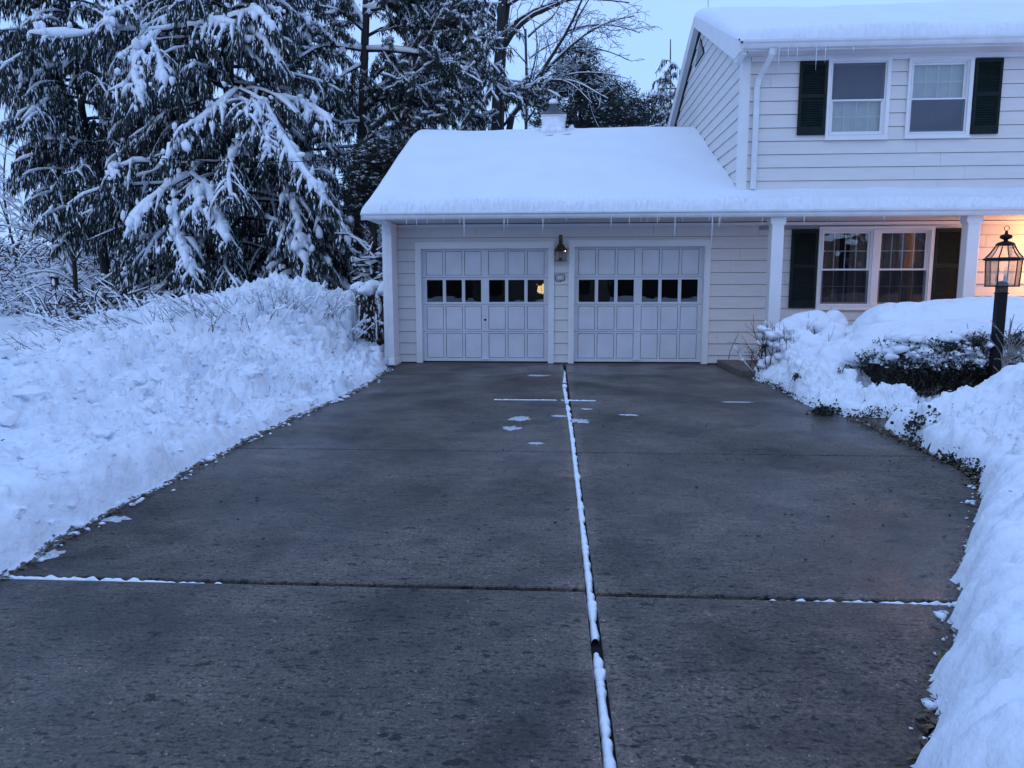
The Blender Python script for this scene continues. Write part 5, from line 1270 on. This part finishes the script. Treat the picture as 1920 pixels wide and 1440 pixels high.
tag(MB().box(-120, 120, 60, 64, 0, 5.5).obj('distant_wood', M['bark']), 'far dark treeline on the horizon', 'trees', kind='stuff')

# ------------------------------------------------------------------ shrubs and twigs
def twiggy(name, label, cat, c, n, h, spread, mat, r=.006, grp=None, lean=(0, 0), sub=3, snow=0, root=None, base_r=.12):
    # snow > 0: share of the stems that carry a line of snow
    o = root or tag(empty(name), label, cat, grp)
    P = []; R = []
    for k in range(n):
        a = rng.uniform(0, 2 * math.pi); d = np.array([math.cos(a) * spread * rng.uniform(.2, 1) + lean[0], math.sin(a) * spread * rng.uniform(.2, 1) + lean[1], 1.0]); d /= np.linalg.norm(d)
        p = np.array(c) + np.array([rng.normal(0, base_r), rng.normal(0, base_r), 0]); L = h * rng.uniform(.55, 1.05)
        q = arc(p, d, L, rng.uniform(-.05, .25), 5, .1); P.append(q); R.append(np.linspace(r, r * .35, 5))
        for j in range(sub):
            t = rng.uniform(.3, .95); i = min(int(t * 4), 3); dd = d + rng.normal(0, .5, 3); dd /= np.linalg.norm(dd)
            P.append(arc(q[i], dd, L * rng.uniform(.15, .4), .1, 5, .1)); R.append(np.linspace(r * .5, r * .25, 5))
    MB().tubes(np.array(P), np.array(R), 4).obj('stems', mat, o)
    if snow:
        q = np.array(P)[rng.random(len(P)) < snow]; w = rng.uniform(.008, .020, (len(q), 5)); sb_ = MB(); sb_.tubes(q + UP * w[..., None] * .9, w, 4)
        c = q[:, 1:4].reshape(-1, 3); c = c[rng.random(len(c)) < .30]; r = rng.uniform(.02, .05, len(c)); sb_.octas(c, np.stack([r * 1.3, r * 1.2, r * .8], 1))
        tag(sb_.obj('snow_load', M['snow'], o, smooth=True), kind='stuff')
    return o, P
# clipped columnar shrub at the garage corner
SH = tag(empty('upright_shrub'), 'tall vase shaped shrub with bare stems and a snow cap at the garage corner', 'shrub')
sb = at(703, 672, .6); sb = np.array([sb[0], .6, .12])
P = []; R = []
for k in range(130):
    tx_ = rng.uniform(-1, 1); top = at(698 + 34 * tx_ + rng.normal(0, 3), 538 + rng.uniform(0, 30), .6 + rng.uniform(-.35, .35))
    st_ = sb + np.array([.16 * tx_ + rng.normal(0, .06), rng.normal(0, .1), 0]); t = np.linspace(0, 1, 5)[:, None]
    q = st_ * (1 - t) + top * t; q[1:4, 0] += -.10 * tx_ * np.array([.5, .8, .4]); q += rng.normal(0, .02, (5, 3)); P.append(q); R.append(np.linspace(.012, .005, 5))
    for j in range(5):
        i = rng.integers(1, 4); d = (top - st_); d /= np.linalg.norm(d); d = d + rng.normal(0, .45, 3); d /= np.linalg.norm(d); P.append(arc(q[i], d, rng.uniform(.1, .4), .0, 5)); R.append(np.linspace(.006, .003, 5))
MB().tubes(np.array(P), np.array(R), 4).obj('stems', M['shrub_stem'], SH)
mb = MB(); Bk = np.concatenate([np.array(P)[:, 2:].reshape(-1, 3)]); Bk = Bk + rng.normal(0, .03, Bk.shape); d = rng.normal(0, .5, Bk.shape) + UP; d /= np.linalg.norm(d, axis=1)[:, None]; a = rng.uniform(0, math.pi, len(Bk))
mb.kites(Bk, d * rng.uniform(.03, .06, (len(Bk), 1)), np.stack([np.cos(a), np.sin(a), 0 * a], 1), .011 * np.ones(len(Bk)), .5); tag(mb.obj('leaves', M['leaf'], SH), kind='stuff')
mb = MB()
lumps(mb, [at(675, 541, .5), at(697, 536, .55), at(720, 538, .6), at(740, 540, .7), at(686, 545, .3), at(708, 560, .35), at(712, 575, .3), at(668, 556, .5), at(719, 545, .3)],
      [(.17, .2, .13), (.19, .2, .14), (.17, .2, .12), (.15, .2, .12), (.16, .15, .10), (.06, .08, .16), (.04, .06, .14), (.09, .1, .15), (.12, .14, .10)], ICO3, .30)
q = rng.random(len(P)) < .4
for pth in np.array(P)[q]: lumps(mb, [pth[rng.integers(1, 4)]], [(.02, .02, .05)], ICO1, .4)
tag(mb.obj('snow_cap', M['snow_smooth'], SH, smooth=True), kind='stuff')

# twigs sticking out of the buried shrubs on the left mound
GB = 'buried shrubs poking through the snow behind the left snowbank'
def mz(x, y):   # height of the mound there, read by dropping a ray on the built bank
    return None
dg = None
bank = bpy.data.objects['snow_bank']
from mathutils.bvhtree import BVHTree
bpy.context.view_layer.update()
trees_ = [BVHTree.FromPolygons([v.co[:] for v in o.data.vertices], [p.vertices[:] for p in o.data.polygons]) for o in bpy.data.objects if o.name.startswith('snow_bank')]
def drop(x, y):
    b = -.1
    for t_ in trees_:
        h = t_.ray_cast(Vector((x, y, 4)), Vector((0, 0, -1)))
        if h[0] is not None: b = max(b, h[0].z)
    return b
def hit(px, py):
    d = Vector(ray(px, py)).normalized(); best = None
    for t_ in trees_:
        h = t_.ray_cast(Vector(CAM), d)
        if h[0] is not None and (best is None or h[3] < best[1]): best = (h[0], h[3])
    return np.array(best[0]) if best else None
for k, (px, py, n, h, lean, lab) in enumerate([(85, 640, 26, .75, (-.7, -.2), 'low twiggy shrub poking through snow at the left edge of the picture'),
        (150, 600, 30, .8, (-1.1, -.3), 'shrub with long stems leaning left out of the leftmost part of the snow mound'),
        (250, 590, 34, .9, (-1.2, -.3), 'shrub with long parallel stems leaning left, second on the snow mound'),
        (330, 575, 24, .8, (-.4, -.2), 'bare shrub with a thin upright stem in the middle of the snow mound'),
        (400, 565, 40, .8, (-.6, -.3), 'tangled bare shrub with arching stems near the top of the snow mound'),
        (455, 590, 18, .7, (.1, -.1), 'sparse bare twigs on the near slope of the snow mound'),
        (510, 552, 44, .7, (.1, -.3), 'dense twiggy shrub at the crest of the snow mound'),
        (590, 570, 30, .8, (.5, -.3), 'arching bare shrub at the right end of the snow mound'),
        (655, 610, 34, .8, (.3, -.1), 'brushy bare shrub between the snow mound and the clipped shrub')]):
    y = -.4 if px > 300 else -1.0
    if px > 560: y = .2
    q_ = hit(px, py + 12)
    if q_ is None: q_ = np.array([at(px, py, y)[0], y, drop(at(px, py, y)[0], y)])
    twiggy('buried_shrub', lab, 'shrub', (q_[0], q_[1], q_[2] - .15), int(n * .8), h * .85, .9, M['twig'], .0060, GB, lean, 3, snow=.45, base_r=.34)
# broken blocks and crumbs thrown up on the left bank, and bits of bark on the snow
C = []; R = []
for k in range(1200):
    y = rng.uniform(-11.5, -.9); x = float(ledge(y)) - rng.uniform(.05, 2.5); z = drop(x, y)
    if z < .03: continue
    r = rng.choice([.015, .028, .045, .07], p=[.5, .32, .14, .04]) * rng.uniform(.8, 1.3); C.append((x, y, z - .1 * r)); R.append((r * rng.uniform(.8, 1.5), r * rng.uniform(.8, 1.4), r * rng.uniform(.6, 1.0)))
C = np.array(C); R = np.array(R); g_ = R.max(1) > .04; mb = MB(); lumps(mb, C[g_], R[g_], ICO2, 1.0); lumps(mb, C[~g_], R[~g_], ICO1, .9)
tag(mb.obj('snow_blocks', M['snow_packed']), 'broken lumps of snow thrown up over the left snowbank', 'snow', kind='stuff')
C = []; 
for k in range(420):
    if rng.random() < .6: y = rng.uniform(-11, .4); x = float(ledge(y)) - rng.uniform(.05, 4.5)
    else: y = rng.uniform(-11.5, -6.2); x = float(np.interp(y, [-11.5, -10.56, -8.5, -6], [1.6, 2.1, 3.4, 3.7])) + rng.uniform(.1, 2.2)
    z = drop(x, y)
    if z > .05: C.append((x, y, z + .004))
C = np.array(C); a = rng.uniform(0, 6.28, len(C)); l_ = rng.uniform(.01, .035, len(C)); mb = MB(); mb.kites(C, np.stack([np.cos(a) * l_, np.sin(a) * l_, .3 * l_], 1), np.stack([-np.sin(a), np.cos(a), 0 * a + .4], 1), l_ * rng.uniform(.1, .35, len(C)), .5)
tag(mb.obj('bark_bits', M['leaf_brown']), 'bits of bark and twig lying on the snowbanks', 'debris', kind='stuff')
# bird feeder on its pole
FD = tag(empty('bird_feeder'), 'small snow capped bird feeder on a thin pole at the far left', 'bird feeder')
fc = at(103, 530, 6.5)
MB().tubes([(fc[0], 6.5, .2), (fc[0], 6.5, fc[2] - .12)], [.014, .014], 6).obj('pole', M['black'], FD)
MB().box(fc[0] - .08, fc[0] + .08, 6.42, 6.58, fc[2] - .13, fc[2] + .12).obj('seed_box', M['bark_grey'], FD, bevel=.01)
MB().prism([(-.12, .12), (.12, .12), (0, .2)], 1, 6.38, 6.62).obj('lid', M['bark'], FD).location = (fc[0], 0, fc[2])
mb = MB(); lumps(mb, [(fc[0], 6.5, fc[2] + .19), (fc[0] + .01, 6.43, fc[2] + .02)], [(.12, .12, .07), (.05, .03, .13)], ICO2, .2); tag(mb.obj('snow_cap', M['snow'], FD, smooth=True), kind='stuff')
# overhead wire
pts = [at(-60, 240, 2.0), at(0, 248, 2.0), at(100, 266, 2.0), at(200, 284, 2.1), at(300, 297, 2.2), at(400, 303, 2.3), at(500, 305, 2.4), at(600, 301, 2.5), at(690, 292, 2.6), at(760, 282, 2.8)]
ext = pts[0] + (pts[0] - pts[1]) * 6
mb = MB(); mb.tubes(np.array([ext] + pts), np.full(11, .008), 5); tag(mb.obj('overhead_wire', M['black'], smooth=True), 'thin black overhead wire sagging across the front of the spruces', 'wire')

# ------------------------------------------------------------------ planting on the right: hedge, snow caps, bushes
def dome_field(name, x, y, domes, base, rough, mat, seed=0, sharp=2.2, lump=.6, parent=None):
    X, Y = np.meshgrid(x, y); P = np.stack([X, Y, 0 * X + seed], -1).reshape(-1, 3)
    wx = (.10 * fbm(P * 1.3, 3)).reshape(X.shape); wy = (.10 * fbm(P * 1.3 + 9, 3)).reshape(X.shape)
    H = np.zeros_like(X)
    for (cx, cy, rx, ry, h) in domes:
        r = (np.abs((X - cx + wx) / rx) ** sharp + np.abs((Y - cy + wy) / ry) ** sharp)
        H = np.maximum(H, h * np.sqrt(np.clip(1 - r, 0, 1))) if False else np.log(np.exp(H * 9) + np.exp(h * np.sqrt(np.clip(1 - r, 0, 1)) * 9) - 1) / 9
    keep = H > .006
    d = clods(X, Y, rough * np.clip(H / .15, 0, 1), lump)
    Z = base + H - .03 * (H < .05)
    return kid_parent(grid_surface(name, X, Y, Z, keep, d, mat), parent)
def kid_parent(o, p):
    if p is not None: o.parent = p
    return o
HG = tag(empty('hedge'), 'long evergreen hedge bowed under thick snow, dark and leafy beneath, by the walkway', 'hedge')
# dark core added for the shade inside the hedge, many crossing stems round it
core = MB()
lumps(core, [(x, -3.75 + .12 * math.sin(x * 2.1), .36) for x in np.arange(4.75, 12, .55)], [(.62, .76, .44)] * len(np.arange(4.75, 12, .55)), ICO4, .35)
core.obj('shade_core', M['soil'], HG, smooth=True)
P = []; R = []
for k in range(1500):
    x = rng.uniform(4.2, 11); y = rng.uniform(-4.75, -3.0); p = np.array([x, y, rng.uniform(.0, .25)]); d = np.array([rng.normal(0, .5), rng.normal(-.25, .35), 1]); d /= np.linalg.norm(d)
    P.append(arc(p, d, rng.uniform(.3, .75), .05, 5, .12)); R.append(np.linspace(.007, .003, 5))
MB().tubes(np.array(P), np.array(R), 3).obj('stems', M['twig'], HG)
def leafy(nl, pos, size, name, parent, mat='leaf', wid=.38, up=.5):
    B = np.array([pos() for _ in range(nl)]); d = rng.normal(size=B.shape) + np.array([0, -.4, up]); d /= np.linalg.norm(d, axis=1)[:, None]
    s_ = rng.uniform(*size, nl); W = np.cross(d, rng.normal(size=B.shape)); W /= np.linalg.norm(W, axis=1)[:, None] + 1e-9
    mb = MB(); mb.kites(B, d * s_[:, None], W, s_ * wid * rng.uniform(.6, 1.1, nl), .55); return tag(mb.obj(name, M[mat], parent), kind='stuff'), B
def ph():
    if rng.random() < .28: return (rng.uniform(4.1, 11), -4.86 + rng.normal(0, .05), rng.uniform(.42, .86))
    x = rng.uniform(4.1, 11); u = rng.random(); z = .05 + .74 * u
    y = -4.80 + .35 * (1 - math.sin(math.pi * min(1, u * .9 + .1))) + abs(rng.normal(0, .12)) + .10 * math.sin(x * 3.3)
    return (x, y, z)
leafy(17000, ph, (.025, .055), 'leaves', HG)
sn = MB(); C = np.array([ph() for _ in range(900)]); C = C[(C[:, 2] > .45) | (rng.random(len(C)) < .06)]; C[:, 1] -= .03; lumps(sn, C, np.stack([rng.uniform(.01, .035, len(C)), rng.uniform(.01, .03, len(C)), rng.uniform(.008, .022, len(C))], 1), ICO1, .4)
tag(sn.obj('snow_flecks', M['snow'], HG, smooth=True), kind='stuff')
def pillow(mb, cx, cy, rx, ry, base, h, seed, lump=.05, nr=34, na=110, curl=.10):
    t = np.concatenate([np.linspace(0, 1, nr), [1.012, 1.0, .96, .88, .75]])
    zf = np.concatenate([(1 - np.linspace(0, 1, nr) ** 2.6) ** .62, [-.03 / max(h, .1), -.07 / max(h, .1), -.09 / max(h, .1), -.09 / max(h, .1), -.07 / max(h, .1)]])
    a = np.linspace(0, 2 * math.pi, na, endpoint=False); T, A = np.meshgrid(t, a, indexing='ij')
    se = 1 / (np.abs(np.cos(A)) ** 2.6 + np.abs(np.sin(A)) ** 2.6) ** (1 / 2.6)
    w = 1 + .16 * perlin(np.stack([np.cos(A) * 1.5 + seed, np.sin(A) * 1.5, 0 * A + seed], -1).reshape(-1, 3)).reshape(A.shape) * T
    X = cx + rx * T * se * w * np.cos(A); Y = cy + ry * T * se * w * np.sin(A); Z = base + h * np.repeat(zf[:, None], na, 1)
    P = np.stack([X, Y, Z * 1.0], -1).reshape(-1, 3)
    n = lump * fbm(P * 1.8, 3) + .35 * lump * fbm(P * 7, 3) - lump * .9 * np.clip(1 - np.abs(perlin(P * np.array([1.3, 1.3, 2.5]) + 30)) * 9, 0, 1)
    n = n * np.clip(T.reshape(-1) * 0 + 1, 0, 1)
    D = P - np.array([cx, cy, base - .2]); D /= np.linalg.norm(D, axis=1)[:, None]
    P = P + D * n[:, None]
    k = len(t); F = [(i * na + j, i * na + (j + 1) % na, (i + 1) * na + (j + 1) % na, (i + 1) * na + j) for i in range(k - 1) for j in range(na)]
    mb.add(P, F)
mb = MB()
for k, (x_, y_, rx, ry, ba, h) in enumerate([(4.95, -3.85, .95, .66, .72, .30), (4.45, -4.05, .62, .48, .58, .26), (5.9, -3.9, 1.2, .62, .78, .27), (7.3, -3.85, 1.5, .7, .80, .28), (9.4, -3.8, 1.9, .75, .78, .32), (4.1, -3.6, .5, .5, .50, .26), (5.3, -4.2, .55, .30, .70, .16)]):
    pillow(mb, x_, y_, rx, ry, ba, h, k * 3.7, .05)
# clinging snow in the leafy front of the hedge
C = np.array([(rng.uniform(4.3, 10), -4.72 + rng.normal(0, .10), rng.uniform(.46, .80)) for _ in range(3600)]); rr = rng.uniform(.008, .030, len(C)) * (.6 + .9 * (C[:, 2] > .62))
mb.octas(C, np.stack([rr * 1.3, rr, rr * .8], 1) * rng.uniform(.7, 1.3, (len(C), 3)))
k_ = 230; C = np.stack([rng.uniform(4.1, 10, k_), -4.78 + rng.normal(0, .07, k_), rng.uniform(.52, .90, k_)], 1); rr = rng.uniform(.035, .085, k_)
lumps(mb, C, np.stack([rr * 1.5, rr, rr * .7], 1), ICO2, .7)
cap = mb.obj('snow_cap', M['snow'], HG, smooth=True)
tag(cap, kind='stuff')
HG2 = tag(empty('hedge'), 'taller rear hedge under a smooth pillow of snow in front of the porch window', 'hedge')
core = MB(); xs_ = np.arange(5.15, 12, .6); lumps(core, [(x, -2.6, .5) for x in xs_], [(.55, .62, .46)] * len(xs_), ICO4, .3); core.obj('shade_core', M['soil'], HG2, smooth=True)  # dark lumps added for the shade inside the rear hedge
def ph2(): return (rng.uniform(4.7, 11.5), -3.25 + rng.normal(0, .08), rng.uniform(.2, .95))
leafy(6000, ph2, (.025, .055), 'leaves', HG2)
mb = MB()
for k, (x_, y_, rx, ry, ba, h) in enumerate([(5.30, -2.75, .72, .58, .86, .40), (6.5, -2.7, 1.45, .72, .90, .44), (8.4, -2.7, 2.0, .8, .92, .45), (10.9, -2.7, 2.0, .8, .9, .45)]):
    pillow(mb, x_, y_, rx, ry, ba, h, 40 + k * 3.7, .035, 44, 150)
cap = mb.obj('snow_cap', M['snow_smooth'], HG2, smooth=True)
tag(cap, kind='stuff')
# twiggy bush at the corner of the step
BS = tag(empty('snowy_bush'), 'rounded twiggy bush heaped with snow at the foot of the first porch post', 'bush')
twiggy('x', '', '', (3.42, -2.35, .1), 70, .85, .55, M['twig'], .008, root=BS, snow=.06, base_r=.16, lean=(-.22, -.1))
o2, _ = twiggy('x', '', '', (4.05, -2.1, .3), 60, .85, .7, M['twig'], .006, root=BS, base_r=.35)
mb = MB()
lumps(mb, [(3.75, -2.15, .78), (4.1, -2.0, .88), (3.52, -2.3, .72), (4.48, -2.0, .92), (4.42, -2.3, .72), (3.45, -2.45, .55), (3.38, -2.35, .40), (3.85, -2.5, .55), (4.2, -2.6, .55), (4.7, -2.4, .72), (3.62, -2.6, .40), (4.0, -2.8, .45), (3.40, -2.5, .28)],
      [(.30, .26, .22), (.34, .3, .22), (.17, .16, .13), (.18, .18, .16), (.30, .25, .2), (.13, .12, .12), (.12, .12, .10), (.30, .25, .25), (.34, .3, .26), (.28, .25, .22), (.22, .2, .18), (.34, .3, .28), (.12, .12, .09)], ICO3, .40)
k_ = 60; C = np.stack([rng.uniform(3.2, 3.75, k_), rng.uniform(-2.75, -2.2, k_), rng.uniform(.25, .85, k_)], 1); r = rng.uniform(.03, .085, k_)
lumps(mb, C, np.stack([r * 1.2, r, r * .85], 1), ICO2, .7)
tag(mb.obj('snow_cap', M['snow'], BS, smooth=True), kind='stuff')
# upright leafy sprigs standing above the hedge snow
GS = 'leafy sprigs standing out of the hedge snow'
def sprig(x, y, z, h, n, lab, leaves=14, mat='twig'):
    o, P = twiggy('hedge_sprig', lab, 'sprig', (x, y, z), n, h, .45, M[mat], .0042, GS, sub=3, base_r=.05)
    T = np.concatenate([p[2:] for p in P]); B = np.repeat(T, 2, 0) + rng.normal(0, .012, (len(T) * 2, 3)); d = rng.normal(size=B.shape) + UP * .6; d /= np.linalg.norm(d, axis=1)[:, None]
    a = rng.uniform(0, math.pi, len(B)); mb = MB(); mb.kites(B, d * .034, np.stack([np.cos(a), np.sin(a), 0 * a], 1), .011 * np.ones(len(B)), .5); mb.obj('leaves', M['leaf'], o)
for (px, py, Y, h, n, lab) in [(1625, 680, -4.75, .34, 12, 'upright leafy sprig left of the dark hollow in the hedge'), (1760, 605, -3.2, .12, 4, 'tiny sprig poking from the smooth snow in front of the right shutter'),
                               (1590, 690, -4.85, .14, 8, 'short leafy sprig at the left end of the hedge'), (1500, 700, -4.3, .10, 12, 'dark leafy tuft in the snow left of the hedge'), (1690, 665, -4.75, .22, 14, 'bushy leafy sprig over the left part of the dark hollow'),
                               (1735, 660, -4.75, .24, 18, 'dense leafy sprig over the middle of the dark hollow'), (1780, 650, -4.8, .26, 20, 'broad leafy sprig left of the lamp post'), (1822, 645, -4.85, .28, 18, 'leafy sprig just left of the lamp post'),
                               (1905, 640, -4.85, .28, 20, 'leafy sprig right of the lamp post at the picture edge'), (1850, 650, -4.85, .28, 14, 'leafy sprig touching the left side of the lamp post')]:
    p = at(px, py + 14, Y); sprig(p[0], Y, p[2], h, n, lab)
# sapling and small twigs in front of the lamp post
SPL = tag(empty('sapling'), 'small bare grey sapling standing in the snow in front of the lamp post', 'sapling')
sx = at(1861, 755, -6.15)[0]; szz = max(drop(sx, -6.15), .25) - .05
twiggy('x', '', '', (sx, -6.35, szz - .05), 3, 1.15, .13, M['twig_grey'], .012, root=SPL, sub=13, base_r=.02)
for (px, py, Y, h, lab) in [(1816, 755, -6.6, .30, 'single bare twig leaning left in the snow beside the sapling'), (1818, 620, -4.7, .34, 'long bare stem leaning left above the hedge'), (1806, 785, -7.0, .18, 'short dark twig in the snow hump below the sapling'), (1834, 770, -6.7, .16, 'tiny forked twig between the sapling and the snow hump')]:
    p = at(px, py, Y); twiggy('twig_stem', lab, 'twig', (p[0], Y, p[2] - .06), 1, h, .25, M['twig'], .005, 'loose twigs near the lamp post', (-.3, 0), 1, base_r=.02)
# green groundcover showing under the snow edges
def pg():
    u = rng.random()
    if u < .40: y = rng.uniform(-5.75, -2.2); return (float(np.interp(y, [-5.75, -5.2, -3.8, -1.9], [3.32, 3.14, 3.17, 3.2])) + rng.normal(.0, .035), y, abs(rng.normal(.02, .03)))
    if u < .62: return (rng.uniform(3.3, 4.6), -5.86 + rng.normal(.0, .04), abs(rng.normal(.05, .04)))
    y = rng.uniform(-8.6, -6.6); return (float(np.interp(y, [-8.6, -7.6, -6.6], [3.22, 3.34, 3.44])) + rng.normal(.04, .04), y, abs(rng.normal(.03, .04)))
g_, _ = leafy(2600, pg, (.015, .04), 'groundcover', None, up=.8); tag(g_, 'dark green groundcover leaves showing under the snow along the right edges', 'groundcover', kind='stuff')
for (px, py, Y, s_, n, lab) in [(1748, 800, -7.15, .12, 600, 'dark evergreen clump in a hollow of the snow hump by the walkway'), (1815, 868, -7.95, .09, 450, 'evergreen clump at the driveway corner below the snow hump'), (1545, 775, -5.62, .07, 300, 'low evergreen tuft at the foot of the shovelled ridge')]:
    c = at(px, py, Y); root = tag(empty('evergreen_clump'), lab, 'shrub', 'low evergreen clumps at the snow edges')
    leafy(n, lambda: tuple(c + rng.normal(0, 1, 3) * np.array([s_, s_ * .7, s_ * .55])), (.03, .06), 'leaves', root, up=.9)
    P = [arc(c + np.array([rng.normal(0, s_ * .6), rng.normal(0, s_ * .4), -s_]), np.array([rng.normal(0, .3), rng.normal(0, .3), .9]), s_ * 1.6, .0, 5) for _ in range(24)]; MB().tubes(np.array(P), np.full((24, 5), .004), 3).obj('stems', M['twig'], root)

# ------------------------------------------------------------------ across the street, mirrored in the panes
def far_copy(src, x, y, rz, s, lab):
    o = src.copy(); COL.objects.link(o); o['label'] = lab; o['group'] = 'evergreens across the street'
    o.matrix_world = Matrix.Translation((x, y, 0)) @ Matrix.Rotation(rz, 4, 'Z') @ Matrix.Scale(s, 4)
    for ch in src.children:
        c = ch.copy(); COL.objects.link(c); c.parent = o
b_ = T1.children[0].data.vertices[0].co
for k, (x, y, rz, s) in enumerate([(-14, -38, .4, .9), (-7, -41, 1.9, 1.0), (29, -44, 3.3, .95), (24, -40, 4.4, .8), (36, -39, 5.2, 1.0), (-22, -37, 2.6, 1.0)]):
    src = (T1, T2)[k % 2]; bb = (b1, b2)[k % 2]
    o = src.copy(); COL.objects.link(o); o['label'] = 'big snowy spruce across the street behind the photographer'; o['group'] = 'evergreens across the street'
    o.matrix_world = Matrix.Translation((x, y, .1)) @ Matrix.Rotation(rz, 4, 'Z') @ Matrix.Scale(s, 4) @ Matrix.Translation((-bb[0], -bb[1], 0))
    for ch in src.children:
        c = ch.copy(); COL.objects.link(c); c.parent = o
H2 = tag(empty('house'), 'plain neighbouring house across the street with one lit window', 'house')
MB().box(-6.5, 4, -50, -42, 0, 2.9).obj('wall', M['step'], H2)
MB().prism([(-41.4, 2.85), (-46, 5.2), (-50.6, 2.85)], 0, -6.9, 4.4).obj('roof', M['snow_smooth'], H2)
MB().box(-1.55, -.78, -42.0, -41.96, 1.0, 1.75).obj('window', M['lit_window'], H2)
MB().box(-5.5, -4.3, -42.0, -41.96, .9, 2.0).box(1.2, 2.4, -42.0, -41.96, .9, 2.0).obj('window', M['dark'], H2)
MB().box(-1.6, -.73, -41.97, -41.93, .92, 1.0).obj('sill', M['white'], H2)
MB().box(-1.18, -1.15, -41.955, -41.93, 1.0, 1.75).obj('muntin', M['bark'], H2)
tag(MB().box(-40, 40, -60, -58, 0, 6).obj('distant_wood', M['bark']), 'far dark treeline behind the house across the street', 'trees', kind='stuff')

#print('TRIS', sum(len(o.data.loops) - 2 * len(o.data.polygons) for o in bpy.data.objects if o.type == 'MESH'))
